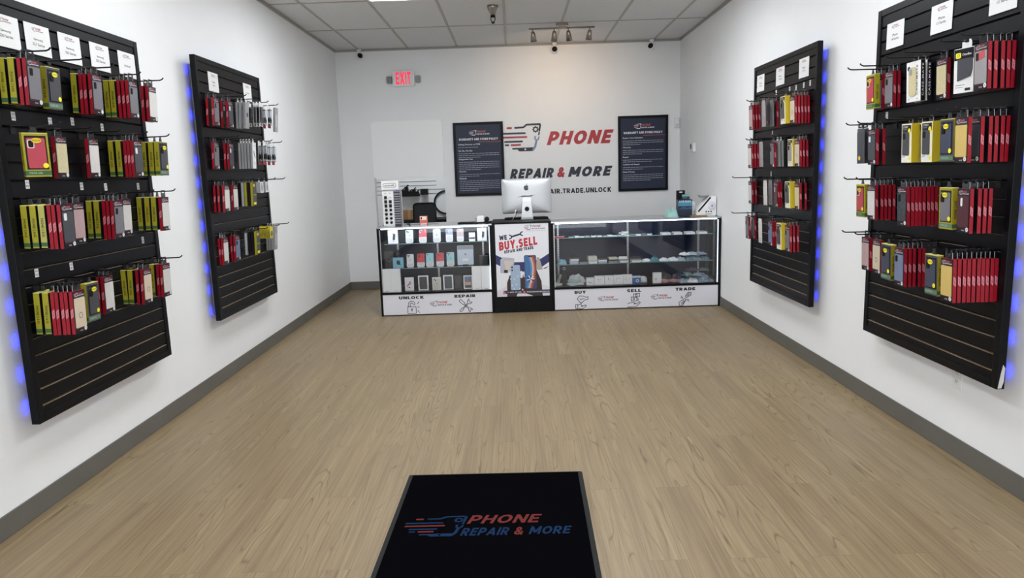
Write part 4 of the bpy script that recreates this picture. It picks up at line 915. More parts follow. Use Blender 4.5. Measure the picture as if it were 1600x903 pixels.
def icon(s, cx, cy, w, T, parent):
    b = MB(); m = M('dark_slate_line', (44, 46, 58), .5); lw = .0065
    def S_(pts, closed=False): b.stroke([(cx + x * w, cy + y * w) for x, y in pts], lw, m, T, 0, closed)
    if s == 'lock':
        S_([(-.42, -.55), (.32, -.55), (.32, .05), (-.42, .05)], True); S_([(-.34, .05), (-.34, .22)] + arc(-.05, .25, .30, 180, 10) ); S_([(-.17, .05), (-.17, .22)] + arc(-.05, .25, .13, 180, 10) + [(.24, .22)])
        S_(arc(-.05, -.2, .07, 0, 360)); S_([(-.05, -.25), (-.05, -.38)])
        for a in (-25, 0, 25): S_([(.45 + .02, .0 + a * .012), (.62, a * .02)])
    elif s == 'tools':
        for f in (1, -1):
            R = lambda x, y: ((x * .7071 - y * .7071) * f, (x * .7071 + y * .7071))
            if f == 1: S_([R(-.72, -.07), R(-.40, -.10), R(-.36, -.04), R(.30, -.05), R(.38, -.18), R(.62, -.20), R(.50, -.06), R(.50, .06), R(.62, .20), R(.38, .18), R(.30, .05), R(-.36, .04), R(-.40, .10), R(-.72, .07)], True)
            else: S_([R(.72, -.11), R(.26, -.11), R(.22, -.05), R(-.40, -.05), R(-.50, -.16), R(-.68, -.14), R(-.56, -.03), R(-.56, .05), R(-.68, .16), R(-.46, .16), R(-.38, .05), R(.22, .05), R(.26, .11), R(.72, .11)], True)
    elif s == 'buy':
        S_([(-.35, .28), (-.12, .55), (.05, .52), (.22, .52), (.42, .40), (.60, .46), (.62, .22), (.44, .20), (.25, .12), (.12, -.05), (-.05, -.10), (-.35, .28)]); S_([(-.12, .28), (.0, .18), (.12, .30), (.30, .26)]); S_([(-.20, .06), (.02, -.12), (.16, .02)])
        S_([(-.48, -.60), (-.48, -.22), (-.30, -.22), (-.30, -.60)], True); S_([(-.30, -.28), (-.10, -.20), (.12, -.34), (.0, -.42)]); S_([(.05, -.42), (.38, -.28), (.46, -.38), (.10, -.64), (-.30, -.58)]); S_([(.0, -.10), (.0, -.16)])
    elif s == 'sell':
        S_([(-.10, .30), (-.10, .56), (.44, .62), (.44, .30), (-.10, .30)]); S_(arc(.16, .45, .09, 0, 360)); S_([(-.28, -.06), (-.28, .30), (.20, .26), (.20, -.06), (-.28, -.06)]); S_(arc(-.06, .12, .07, 0, 360)); S_([(.25, .20), (.36, .02), (.24, -.06)])
        S_([(-.62, -.30), (-.40, -.22), (-.05, -.20), (.08, -.28), (-.08, -.34), (.20, -.32), (.42, -.14), (.52, -.22), (.18, -.56), (-.62, -.60)])
    else:
        S_([(.02, .22), (.28, .58), (.54, .56), (.52, .30), (.30, .20), (.10, .08), (.02, .22)]); S_([(.14, .24), (.34, .50)]); S_([(.24, .20), (.42, .44)])
        S_([(-.52, -.30), (-.50, -.58), (-.22, -.60), (.02, -.22), (.12, -.08), (-.06, .02), (-.26, -.14), (-.52, -.30)]); S_([(-.34, -.42), (-.10, -.14)]); S_([(-.22, -.48), (.0, -.18)])
        S_([(-.34, .24), (-.20, .12)]); S_([(-.38, .10), (-.22, .06)]); S_([(.34, -.10), (.20, -.06)]); S_([(.36, -.24), (.22, -.16)])
    b.build('icon', parent)
LX0, LX1, RX0, RX1 = -1.425, -.242, .370, 2.113
SH1, SH2, SR1, SR2, DECK = .750, .495, .748, .474, .250
showcase(LX0, LX1, 'left glass showcase with standing phones and white UNLOCK REPAIR front panel', ((SH1, .43), (SH2, .46)), 1.0, (-1.30, -.86, -.36),
         (('w', 'UNLOCK', -1.105, .262), ('w', 'REPAIR', -.545, .222), ('icon', 'lock', -1.10, .088 + .03), ('icon', 'tools', -.54, .088 + .03), ('logo', '', -.80, .23)))
showcase(RX0, RX1, 'right glass showcase full of loose phones with BUY SELL TRADE front panel', ((SR1, .36), (SR2, .42)), .75, (.468, 1.236, 2.013),
         (('w', 'BUY', .657, .118), ('w', 'SELL', 1.218, .148), ('w', 'TRADE', 1.752, .206), ('icon', 'buy', .665, .118), ('icon', 'sell', 1.222, .118), ('icon', 'trade', 1.748, .118), ('logo', '', .945, .21), ('logo', '', 1.500, .22)))

t = thing('cash_stand', 'black cash stand with white buy and sell poster between the glass showcases', 'counter', (.064, FY, 0))
b = MB(); hw = .303; b.box2((-hw, .004, .0), (hw, .53, .925), blackf_m); b.build('body', t, bevel=.003)
b = MB(); b.box2((-hw - .001, -.01, .925), (hw + .001, .54, .945), black_m); b.build('top_board', t, bevel=.003)
b = MB()
for xa in (-hw, hw - .022): b.box2((xa, -.008, .0), (xa + .022, .004, .925), blackf_m)
b.box2((-hw + .022, -.004, 0), (hw - .022, .004, .172), black_m); b.build('front_trim', t)
pw, z0, z1 = .272, .174, .936
b = MB(); b.box2((-pw, -.0052, z0), (pw + .004, .004, z1 - .012), posterw_m); ps = b.build('poster_sheet', t)
T = front(0, -.0056, 0); nv = M('royal_navy_print', (40, 44, 96), .45); rd = M('scarlet_print', (190, 40, 48), .45); dk = M('ink_navy_print', (26, 30, 58), .45)
b = MB(); H0 = z0; hh = z1 - z0
def PX(x, y): return (-.272 + (x - 8) / 628.0 * .548, z1 - .004 - (y - 15) / 845.0 * (hh))     # poster picture coordinates
def poly(pts, m, z): b.poly([PX(*p) for p in pts], m, T, z)
poly([(8, 372), (8, 478), (150, 548), (330, 575), (520, 545), (636, 470), (636, 372), (540, 430), (430, 462), (225, 462), (110, 420)], nv, 0)
poly([(8, 790), (60, 770), (200, 690), (430, 680), (636, 760), (636, 860), (8, 860)], M('pale_grey_paper', (214, 215, 222), .45), .0001)
logo(b, T, PX(350, 0)[0], PX(0, 100)[1], .215, M('dusty_red_print', (150, 60, 70), .45), M('slate_print', (70, 74, 92), .45))
b.text('BUY SELL REPAIR TRADE UNLOCK', M('slate_print', (70, 74, 92)), PX(372, 0)[0], PX(0, 112)[1], .205, .006, T)
b.text('WE', dk, *PX(58, 206), .078, .050, T, .0002, 0, .10, .06)
b.stroke([PX(205, 168), PX(300, 142)], .018, dk, T, .0002)
for cx, cy, sg in ((190, 172, -1), (318, 138, 1)):
    b.stroke([PX(cx - sg * -12, cy - 22), PX(cx - sg * 8, cy - 14), PX(cx - sg * 8, cy + 12), PX(cx + sg * 12, cy + 20)], .012, dk, T, .0003)
b.text('BUY.SELL', rd, *PX(52, 326), .405, .088, T, .0002, .12, .09, .135); b.text('REPAIR AND TRADE', dk, *PX(112, 360), .305, .032, T, .0003, .05, .10, .135)
hand = M('dark_brown_print', (54, 36, 32), .5)
poly([(165, 610), (130, 700), (128, 860), (240, 860), (262, 800), (330, 800), (318, 720), (330, 610), (300, 560), (285, 640)], hand, .0003)
poly([(300, 620), (300, 800), (360, 830), (440, 860), (552, 860), (540, 690), (485, 555), (475, 640), (340, 640)], hand, .0004)
poly([(60, 430), (92, 400), (225, 415), (222, 480), (160, 580), (95, 585), (55, 580)], M('silver_print', (176, 176, 190), .45), .0003); poly([(100, 440), (218, 440), (180, 560), (130, 575)], M('pale_tan_print', (204, 192, 182), .45), .0004); poly([(100, 548), (146, 548), (140, 585), (98, 580)], ink_m, .0005)
poly([(490, 415), (520, 415), (560, 555), (480, 560)], M('grey_tan_print', (170, 164, 156), .45), .0003); poly([(560, 545), (636, 515), (590, 550)], M('slate_print'), .0003)
b.prism([(p[0], p[1]) for p in rrect(.100, .262, .014, 4, PX(232, 0)[0], PX(0, 640)[1])], .0003, M('ice_blue_print', (156, 176, 200), .4), T, base=.0006)
for q in ((196, 520), (196, 555)): b.disc(PX(*q), .009, dk, T, .0011)
for q in ((175, 655), (222, 655), (262, 625), (190, 730), (240, 720), (280, 770), (215, 770)): b.disc(PX(*q), .006, M('white_print'), T, .0011)
poly([(300, 560), (332, 590), (312, 650), (290, 640)], M('white_print'), .0006); poly([(310, 770), (335, 800), (300, 805)], M('white_print'), .0006)
b.prism(rrect(.124, .352, .016, 4, PX(412, 0)[0], PX(0, 580)[1]), .0003, M('graphite_print', (64, 70, 84), .4), T, base=.0007)
b.prism(rrect(.046, .012, .005, 3, PX(412, 0)[0], PX(0, 402)[1]), .0001, ink_m, T, base=.0014)
for k in range(9):
    a = k * 2 * PI / 9; b.stroke([PX(412 + 12 * math.cos(a), 660 + 12 * math.sin(a)), PX(412 + 45 * math.cos(a), 660 + 40 * math.sin(a))], .008, ink_m if k % 2 else M('white_print'), T, .0016)
b.rect(PX(85, 0)[0], PX(0, 826)[1], PX(636, 0)[0], PX(0, 790)[1], M('ink_navy_print'), T, .0020)
for cx in (97, 333): b.disc(PX(cx, 812), .016, rd, T, .0024)
wp = M('white_print'); b.stroke([PX(88, 802), PX(92, 815), PX(104, 821)], .004, wp, T, .0027); b.stroke([PX(325, 812), PX(341, 812)], .002, wp, T, .0027); b.stroke([PX(333, 804), PX(333, 820)], .002, wp, T, .0027)
b.text('+1 (800) 581 868', wp, PX(125, 0)[0], PX(0, 820)[1], .150, .016, T, .0027, 0, .02); b.text('PHONEREPAIRNMORE.COM', wp, PX(365, 0)[0], PX(0, 818)[1], .232, .014, T, .0027, 0, .02)
b.build('artwork', ps)
b = MB(); b.prism(rrect(.108, .336, .012, 4, PX(412, 0)[0], PX(0, 580)[1]), .0002, screen_m, T, base=.0011); b.build('printed_screen', ps)

# ---------------------------------------------------------------- computer on the cash stand
t = thing('desktop_computer', 'silver all-in-one computer seen from behind on the black cash stand', 'computer', (.131, 7.50, .945), rz=0)
b = MB(); w, h = .522, .364; zc = .434 - h / 2 + .0          # bulged aluminium back: rings shrinking towards the rear
rings = [(1.0, .030), (1.0, .024), (.992, .014), (.965, .004), (.91, -.005), (.82, -.013), (.70, -.0195), (.55, -.0245), (.38, -.0275), (.2, -.029)]
vs = []; fs = []; n = None
for k, (sc, y) in enumerate(rings):
    pts = rrect(w * sc, h * sc, max(.016, (1 - sc) * .42 * h * sc + .016), 6); n = len(pts)
    vs += [(p[0], y, zc + p[1]) for p in pts]
for k in range(len(rings) - 1):
    for i in range(n): a = k * n + i; c = k * n + (i + 1) % n; fs.append((a, c, c + n, a + n))
fs.append(tuple(reversed(range(n)))); fs.append(tuple((len(rings) - 1) * n + i for i in range(n)))
b.add(vs, fs, silver_m, True); b.build('aluminium_shell', t)
b = MB(); b.prism(rrect(w * .96, h * .94, .006), .001, M('dark_screen_glass', (12, 12, 14), .1), frame((0, .031, zc), (-1, 0, 0), (0, 0, 1))); b.build('screen', t)
b = MB()
prof = [(-.026, .249, .042), (-.036, .246, .042), (-.046, .236, .043), (-.051, .20, .045), (-.048, .10, .054), (-.044, .03, .061), (-.040, .008, .064), (-.030, .0, .065), (.09, .0, .066)]
vs = []
for y, z, hw_ in prof: vs += [(-hw_, y, z), (hw_, y, z)]
for y, z, hw_ in prof:
    vs += [(-hw_, y + .008, z + (.008 if z < .02 else 0)), (hw_, y + .008, z + (.008 if z < .02 else 0))]
fs = []; m_ = len(prof) * 2
for i in range(len(prof) - 1):
    a = i * 2; fs += [(a, a + 1, a + 3, a + 2), (m_ + a, m_ + a + 2, m_ + a + 3, m_ + a + 1), (a, a + 2, m_ + a + 2, m_ + a), (a + 1, m_ + a + 1, m_ + a + 3, a + 3)]
fs += [(0, m_, m_ + 1, 1), (m_ - 2, m_ - 1, 2 * m_ - 1, 2 * m_ - 2)]
b.add(vs, fs, M('pale_aluminium_stand', (224, 226, 230), .38, metal=.6)); b.build('stand', t)
b = MB(); T = front(0, -.0505, .118); b.disc((0, 0), .026, M('grey_ring', (120, 122, 126), .4), T, .0); b.disc((0, 0), .021, matte_black_m, T, .0006); b.build('cable_hole', t)
b = MB(); T = front(0, -.0300, zc + .087) ; T = T @ Matrix.Translation((-.002, 0, .004)); ap = []
for x, y in ((0, .020), (.010, .024), (.019, .019), (.024, .012)): ap.append((x, y))
ap += [(.018, .004), (.018, -.005), (.025, -.012), (.020, -.022), (.012, -.030), (.004, -.028), (-.004, -.028), (-.012, -.030), (-.020, -.020), (-.025, -.006), (-.024, .008), (-.018, .018), (-.010, .023)]
b.prism(ap, .002, M('black_emblem', (14, 14, 16), .2), T, base=-.008); b.prism([(.0, .026), (.002, .034), (.010, .041), (.011, .034), (.006, .028)], .002, M('black_emblem'), T, base=-.008); b.build('emblem', t)
b = MB(); b.tube([(-.115, .0, .115), (-.118, -.03, .105), (-.135, -.045, .05), (-.15, -.03, .012), (-.16, .02, .005)], .004, M('white_cable', (220, 220, 220), .5), 8); b.build('power_cable', t)
b = MB(); b.tube([(-.095, .0, .11), (-.10, -.03, .10), (-.12, -.05, .05), (-.15, -.045, .012), (-.11, -.02, .006)], .003, rod_m, 8); b.tube([(-.06, .0, .03), (-.09, -.03, .028), (-.12, -.05, .012), (-.13, -.03, .006)], .003, rod_m, 8); b.build('data_cables', t)
o = thing('keyboard_tray', 'black keyboard tray lying under the silver computer on the cash stand', 'tray', (.125, 7.690, .945))
b = MB(); b.prism(rrect(.47, .15, .015), .016, matte_black_m, frame((0, 0, 0), (1, 0, 0), (0, 1, 0))); b.build('tray', o, bevel=.003)
b = MB()
for r_ in range(4):
    for c_ in range(13): b.box((-.192 + c_ * .032, -.048 + r_ * .031, .018), (.026, .025, .006), M('dark_keycap', (40, 40, 44), .5))
b.build('keycaps', o)

# ---------------------------------------------------------------- inside the left showcase
def phone(x, z, w, h, y, body, label, card=None, lens='two', emb=True, top=None):
    t = thing('display_phone', label, 'phone', (x, y, z), 'display phones in the left showcase'); tilt = Matrix.Rotation(math.radians(-7), 4, 'X')
    T = tilt @ front(0, 0, 0)
    b = MB(); b.prism(rrect(w, h * .94, .012, 5, 0, h * .53), .0085, body, T, M('phone_edge', (150, 152, 156), .3, metal=.6), base=-.0085); b.build('body', t)
    if lens:
        b = MB(); n = {'two': ((-.3, .87), (-.14, .80)), 'three': ((-.33, .90), (-.14, .90), (-.24, .80)), 'column': ((-.30, .89), (-.30, .80), (-.30, .71)), 'one': ((-.3, .89),)}[lens]
        if lens in ('two', 'three'): b.prism(rrect(w * .40, w * .40, .008, 3, -w * .24, h * .85), .0012, M('camera_plate', (190, 196, 202), .3) if body is not M('phone_red') else M('camera_plate_red', (150, 30, 44), .3), T)
        for q in n: b.disc((w * q[0], h * q[1]), w * .075, ink_m, T, .0016)
        b.build('camera_lenses', t)
    if emb: b = MB(); b.disc((0, h * .55), w * .065, M('grey_emblem', (84, 90, 100), .3), T, .0004); b.build('emblem', t)
    if card:
        b = MB(); c = w * .12; b.prism([(-w/2 + c, 0), (w/2 - c, 0), (w/2, c), (w/2, h * card), (-w/2, h * card), (-w/2, c)], .0012, paper_m, T, base=.0022)
        rnd_ = random.Random(int(x * 991))
        for k in range(3): scribble(b, inkg_m, -w * .36, w * .36, h * card * (.25 + .22 * k), .0038, T @ Matrix.Translation((0, 0, .0036)), rnd_)
        b.build('price_card', t)
    return t
def pbox(x, z, w, h, y, d, label, art=None, face=None, cat='box', side=None, group='boxes in the left showcase', rz=0.0, nm='phone_box'):
    t = thing(nm, label, cat, (x, y, z), group, rz)
    b = MB(); b.box2((-w/2, 0, 0), (w/2, d, h), side or M('white_carton', (246, 248, 250), .5)); b.build('carton', t, bevel=.0012)
    b = MB(); T = front(0, -.0006, 0)
    if art: art(b, T, w, h); b.build('front_print', t)
    else: b.rect(-w * .2, h * .04, w * .2, h * .05, inkg_m, T); b.build('front_print', t)
    return t
mw_, mr_, mb_ = M('phone_white', (222, 228, 230), .25), M('phone_red', (196, 34, 58), .25), M('phone_aqua', (150, 204, 212), .25)
Y1, Y2, Y3 = 7.40, 7.40, 7.36
def dev(b, T, w, h):
    b.prism(rrect(w * .24, h * .46, .006, 3, w * .04, h * .50), .0004, CASES['d'], T @ Matrix.Rotation(-.12, 4, 'Z')); b.stroke([(w * .0, h * .70), (w * .05, h * .80)], .004, CASES['d'], T, .0003); b.stroke([(w * .06, h * .26), (w * .03, h * .16)], .004, CASES['d'], T, .0003)
    for sx in (-.3, .32): b.disc((w * sx, h * .5), .003, inkg_m, T)
pbox(-1.283, SH1, .104, .142, Y1, .03, 'white box with black device picture, left end of top shelf in left showcase', dev, nm='accessory_box')
phone(-1.110, SH1, .080, .139, Y1, mw_, 'white display phone on top shelf, second from left in left showcase', .40)
phone(-.969, SH1, .080, .139, Y1, M('phone_coral', (222, 96, 104), .25), 'coral pink display phone on top shelf of left showcase', .42)
phone(-.822, SH1, .080, .137, Y1, M('phone_pearl', (214, 220, 220), .3), 'all white display phone on top shelf between coral and grey phones', .38, None)
phone(-.691, SH1, .074, .139, Y1, M('phone_lilac', (172, 178, 194), .25), 'lilac grey display phone with three stacked lenses on top shelf', .52, 'column', False)
phone(-.577, SH1, .072, .133, Y1, M('phone_rose', (196, 178, 180), .25), 'rose display phone with striped price card on top shelf', .38, 'one')
t = pbox(-.454, SH1, .064, .088, Y1, .02, 'small white and grey carton on top shelf beside rose phone', lambda b, T, w, h: b.rect(-w * .46, h * .25, w * .46, h * .45, CASES['d'], T), nm='accessory_box')
pbox(-.349, SH1, .099, .134, Y1, .03, 'white box with black device picture, right end of top shelf in left showcase', dev, nm='accessory_box')
pbox(-1.346, SH2, .098, .166, Y2 + .05, .03, 'dark box standing at left end of middle shelf in left showcase', lambda b, T, w, h: b.stroke(arc(0, h * .5, w * .25, 0, 360), .004, inkg_m, T), side=M('charcoal_carton', (44, 44, 48), .5), nm='accessory_box')
pbox(-1.240, SH2, .106, .105, Y2 - .03, .05, 'sky blue box with dark watch picture on middle shelf', lambda b, T, w, h: (b.prism(rrect(w * .36, h * .34, .006, 3, .005, h * .52), .0004, dk, T), b.stroke([(-.01, h * .7), (.0, h * .78), (.02, h * .72)], .005, dk, T, .0006), b.stroke([(.0, h * .34), (.03, h * .32)], .005, dk, T, .0006)), side=M('sky_blue_carton', (128, 190, 214), .45), nm='accessory_box')
t = thing('smart_watch', 'dark smart watch sitting on top of the sky blue box', 'watch', (-1.238, Y2 - .015, SH2 + .1055))
b = MB(); b.prism(rrect(.044, .050, .012, 4, 0, .042), .012, matte_black_m, front(0, 0, 0), base=-.006); b.build('watch_case', t)
b = MB(); b.prism(rrect(.032, .038, .008, 4, 0, .042), .001, M('watch_glass', (70, 76, 88), .1), front(0, -.006, 0)); b.build('watch_face', t)
b = MB(); b.tube([(0, .004, .066), (0, .02, .076), (0, .036, .06), (0, .04, .03), (0, .03, .006), (0, .008, .004), (0, .002, .018)], .010, M('grey_strap', (92, 94, 98), .6), 8); b.build('strap', t)
phone(-1.115, SH2, .074, .137, Y2, mw_, 'white display phone with three lenses on middle shelf', .30, 'three')
phone(-1.003, SH2, .080, .140, Y2, mr_, 'red display phone on middle shelf beside white phone', .34)
phone(-.908, SH2, .080, .142, Y2, mb_, 'aqua display phone between two red phones on middle shelf', .30, 'one')
phone(-.800, SH2, .080, .143, Y2, mr_, 'red display phone between two aqua phones on middle shelf', .36)
phone(-.691, SH2, .080, .145, Y2, mb_, 'aqua display phone with three lenses beside the tablet on middle shelf', .32, 'three')
t = thing('display_tablet', 'pale blue display tablet standing on middle shelf of left showcase', 'tablet', (-.532, Y2, SH2)); T = Matrix.Rotation(math.radians(-7), 4, 'X') @ front(0, 0, 0)
b = MB(); b.prism(rrect(.170, .205, .010, 4, 0, .108), .007, M('tablet_silver', (186, 198, 214), .25), T, base=-.007); b.build('body', t)
b = MB(); b.rect(-.082, .168, .082, .206, M('grey_gradient_band', (136, 142, 152), .3), T, .0004); b.disc((0, .118), .009, inkg_m, T, .0005); b.rect(-.03, .05, .03, .072, paper_m, T, .0005); b.build('emblem', t)
b = MB(); b.box((0, -.012, .006), (.056, .02, .012), matte_black_m); b.build('stand_foot', t)
pbox(-.343, SH2, .092, .092, Y2 + .06, .03, 'dark box with pale line at right end of middle shelf', lambda b, T, w, h: b.rect(-w * .5, h * .94, w * .5, h, inkg_m, T), side=M('charcoal_carton'), nm='accessory_box')
for x, y, lab in ((-1.358, 7.290, 'tall plain white tablet box, outermost of the pair at showcase left end'), (-1.259, 7.290, 'tall plain white tablet box, inner one of the pair at showcase left end'), (-.418, 7.290, 'tall plain white tablet box, inner one of the pair at showcase right end'), (-.321, 7.290, 'tall plain white tablet box, outermost of the pair at showcase right end')):
    pbox(x, DECK, .0945 if x > -1.0 else .0985, .244, y, .032, lab, nm='tablet_box')
def scr(m_, fr=.86, lens=None, emb=True):
    def f(b, T, w, h):
        b.prism(rrect(w * fr * .88, h * .86, .009, 4, 0, h * .5), .0005, m_, T)
        if emb: b.disc((0, h * .52), w * .05, M('grey_emblem', (84, 90, 100)), T, .0008)
        if lens: b.disc((-w * .24, h * .84), w * .07, ink_m, T, .0008); b.disc((-w * .10, h * .76), w * .07, ink_m, T, .0008)
    return f
pbox(-1.132, DECK, .094, .140, Y3, .025, 'white phone box with pink swirl on bottom of left showcase', lambda b, T, w, h: (b.stroke([(-.02, h * .35), (-.005, h * .5), (.012, h * .7)], .012, M('pink_swirl', (206, 140, 160), .5), T), b.stroke([(-.012, h * .5), (.01, h * .48), (.02, h * .6)], .008, M('pink_swirl'), T, .0006), b.rect(-.008, h * .2, .008, h * .3, inkg_m, T)))
pbox(-.984, DECK, .107, .155, Y3, .025, 'white phone box showing black phone on bottom of left showcase', scr(CASES['d']))
pbox(-.844, DECK, .090, .132, Y3, .025, 'white phone box showing white two-lens phone on bottom of left showcase', scr(M('phone_cream', (214, 214, 206), .4), .98, True))
pbox(-.721, DECK, .104, .152, Y3, .025, 'white phone box showing slate green phone on bottom of left showcase', scr(M('slate_green_print', (66, 84, 94), .4)))
pbox(-.617, DECK, .082, .142, Y3 + .02, .025, 'dark navy phone box standing between two white phone boxes on bottom', scr(M('deep_navy_print', (44, 48, 60), .4), emb=False), side=M('navy_carton', (36, 40, 52), .4))
pbox(-.513, DECK, .094, .142, Y3, .025, 'white phone box showing sunset screen on bottom of left showcase', lambda b, T, w, h: (b.prism(rrect(w * .78, h * .86, .009, 4, 0, h * .5), .0005, CASES['b'], T), b.rect(-w * .32, h * .28, w * .32, h * .52, M('peach_print', (226, 176, 140), .4), T, .0008), b.rect(-w * .32, h * .12, w * .32, h * .28, CASES['d'], T, .0008)))

# ---------------------------------------------------------------- inside the right showcase
rnd = random.Random(21)
def flat_phone(x, y, z, w, l, th, body, label, rz=0.0, group='loose phones in the right showcase', glass=None):
    t = thing('loose_phone', label, 'phone', (x, y, z), group, rz)
    b = MB(); b.prism(rrect(w, l, .009, 4), th, body, frame((0, 0, .0004), (1, 0, 0), (0, 1, 0))); b.build('body', t, bevel=.0015)
    b = MB(); b.prism(rrect(w * .9, l * .93, .007, 4), .0006, glass or M('phone_glass', (120, 134, 150), .08), frame((0, 0, th + .0004), (1, 0, 0), (0, 1, 0))); b.build('screen', t)
    return t
frost = M('frosted_white_phone', (242, 248, 250), .3); ygl = 7.515
flat_phone(.453, ygl, SR1, .075, .14, .009, M('phone_red'), 'red phone lying at left end of upper shelf in right showcase', PI / 2 - .1, glass=M('pale_pink_screen', (226, 190, 196), .3))
for k, x in enumerate((.589, .647, .701, .762, .826, .884, .942, .999, 1.05, 1.108)):
    flat_phone(x, ygl - .03, SR1, .048, .10, .009 + .004 * (k % 3 == 1), frost if k % 3 else M('silver_phone', (186, 192, 198), .3), 'small pale phone lying in upper shelf row, %s from its left end' % ORD[k + 1] if k < 9 else 'small pale phone lying in upper shelf row just before the centre post', rnd.uniform(-.12, .12), glass=M('bright_screen', (206, 220, 228), .1) if k % 2 else None)
for k, (x, y, z, r_) in enumerate(((1.165, ygl - .03, SR1, .3), (1.160, ygl - .02, SR1 + .0115, -.5), (1.150, ygl - .02, SR1 + .023, 1.1), (1.162, ygl - .02, SR1 + .0345, .1))):
    flat_phone(x, y, z, .052, .10, .010, frost, 'pale phone in the small pile at the centre post, %s from below' % ORD[k], r_)
for k, x in enumerate((1.238, 1.300, 1.360, 1.418)):
    flat_phone(x, ygl - .03, SR1, .052, .11, .010, frost if k % 2 else CASES['d'], 'phone lying right of the centre post on upper shelf, %s along' % ORD[k], rnd.uniform(-.3, .3), glass=M('bright_screen', (170, 186, 196)))
for k, x in enumerate((1.580, 1.702, 1.832, 1.962)):
    t = thing('phone_tray', 'open white phone box lying on upper shelf, %s of four toward the right wall' % ORD[k], 'box', (x, ygl - .06, SR1), 'open phone boxes on the upper shelf')
    b = MB(); w, l, hh_ = .088, .12, .022
    b.box2((-w/2, -l/2, 0), (w/2, l/2, .004), paper_m); b.box2((-w/2, -l/2, .004), (w/2, -l/2 + .004, hh_), paper_m); b.box2((-w/2, l/2 - .004, .004), (w/2, l/2, hh_), paper_m); b.box2((-w/2, -l/2 + .004, .004), (-w/2 + .004, l/2 - .004, hh_), paper_m); b.box2((w/2 - .004, -l/2 + .004, .004), (w/2, l/2 - .004, hh_), paper_m); b.build('tray', t)
    b = MB(); b.prism(rrect(w * .84, l * .86, .006), .012, CASES['d'] if k != 1 else CASES['s'], frame((0, 0, .0045), (1, 0, 0), (0, 1, 0))); b.build('phone', t)
def stack(x, y, n, w, cols, place, l=.11, th=.0165, jit=.06):
    for k in range(n):
        t = thing('phone_box', '%s phone box in stack %s, %s from below' % (cols[k % len(cols)][1], place, ORD[k]), 'box', (x + rnd.uniform(-.004, .004), y, SR2 + k * (th + .0006)), 'stacked phone boxes on the lower shelf', rnd.uniform(-jit, jit))
        b = MB(); b.box2((-w/2, -l/2, 0), (w/2, l/2, th * .45), cols[k % len(cols)][0]); b.build('base', t)
        b = MB(); b.box2((-w/2 - .0008, -l/2 - .0008, th * .5), (w/2 + .0008, l/2 + .0008, th), cols[k % len(cols)][0]); b.build('lid', t)
wc = (M('white_carton', (226, 229, 232)), 'white'); gc = (M('grey_carton', (150, 152, 156), .5), 'grey'); kc = (M('charcoal_carton'), 'charcoal'); cc = (M('cream_white_carton', (222, 220, 204), .5), 'cream'); lc = (M('pale_blue_carton', (186, 198, 220), .5), 'pale blue')
yy = 7.45
stack(.612, yy, 4, .088, [lc, lc, wc, kc], 'beside the blue pouch'); stack(.714, yy, 2, .084, [gc, kc], 'second from left on lower shelf'); stack(.806, yy, 4, .09, [wc, lc, cc, cc], 'with cream lids'); stack(.914, yy, 3, .088, [lc, wc, kc], 'fourth from left on lower shelf')
stack(1.022, yy, 3, .09, [gc, kc, cc], 'fifth from left on lower shelf'); stack(1.130, yy, 3, .09, [wc, gc, wc], 'leaning askew at the centre post', jit=.3); stack(1.262, yy, 3, .098, [wc, gc, kc], 'just right of the centre post')
def pouch(x, y, z, w, l, th, m, label, nm='plastic_pouch', rz=0.0, seed=1, group=None, tiltx=0.0, cat='pouch'):
    r = random.Random(seed); b = MB(); nu, nv = 7, 7; vs = []; fs = []
    for sgn in (1, 0):
        for j in range(nv + 1):
            for i in range(nu + 1):
                u, v = i / nu, j / nv; e = (math.sin(PI * u) * math.sin(PI * v)) ** .35 if 0 < u < 1 and 0 < v < 1 else 0
                jx, jy = (r.uniform(-.35, .35) * w / nu, r.uniform(-.35, .35) * l / nv) if e and sgn else (0, 0)
                vs.append(((u - .5) * w + jx, (v - .5) * l + jy, (e * th * r.uniform(.45, 1.2) + .0012) if sgn else .0))
    n1 = (nu + 1) * (nv + 1)
    for q in (0, 1):
        for j in range(nv):
            for i in range(nu): a = q * n1 + j * (nu + 1) + i; f = (a, a + 1, a + nu + 2, a + nu + 1); fs.append(f if q == 0 else tuple(reversed(f)))
    for i in range(nu): fs.append((i, n1 + i, n1 + i + 1, i + 1)); a = nv * (nu + 1); fs.append((a + i, a + i + 1, n1 + a + i + 1, n1 + a + i))
    for j in range(nv): a = j * (nu + 1); fs.append((a, a + nu + 1, n1 + a + nu + 1, n1 + a)); c = a + nu; fs.append((c, n1 + c, n1 + c + nu + 1, c + nu + 1))
    b.add(vs, fs, m, False); o = b.build(nm, None, (x, y, z + .0005)); o.rotation_euler = (tiltx, 0, rz); return tag(o, label, cat, group)
pouch(.485, yy, SR2, .10, .10, .045, M('pale_blue_film', (126, 178, 200), .25), 'pale blue plastic pouch at left end of lower shelf', seed=2)
pouch(1.375, yy, SR2, .10, .10, .022, M('white_film', (238, 242, 246), .25), 'white plastic pouch flat on lower shelf right of the last stack', seed=3)
pouch(1.456, yy - .02, SR2, .104, .10, .042, M('teal_film', (84, 140, 148), .25), 'teal plastic pouch on lower shelf', seed=4)
pouch(1.560, yy, SR2, .11, .10, .026, M('white_film', (210, 216, 220)), 'white plastic pouch flat on lower shelf right of the teal one', seed=5)
BAGC = [('silver_film', (176, 192, 204), 'silver'), ('white_film', (210, 216, 220), 'white'), ('teal_grey_film', (104, 132, 140), 'teal grey'), ('steel_film', (138, 156, 176), 'steel blue'), ('smoke_film', (120, 128, 136), 'smoke grey'), ('violet_grey_film', (96, 92, 116), 'violet grey')]
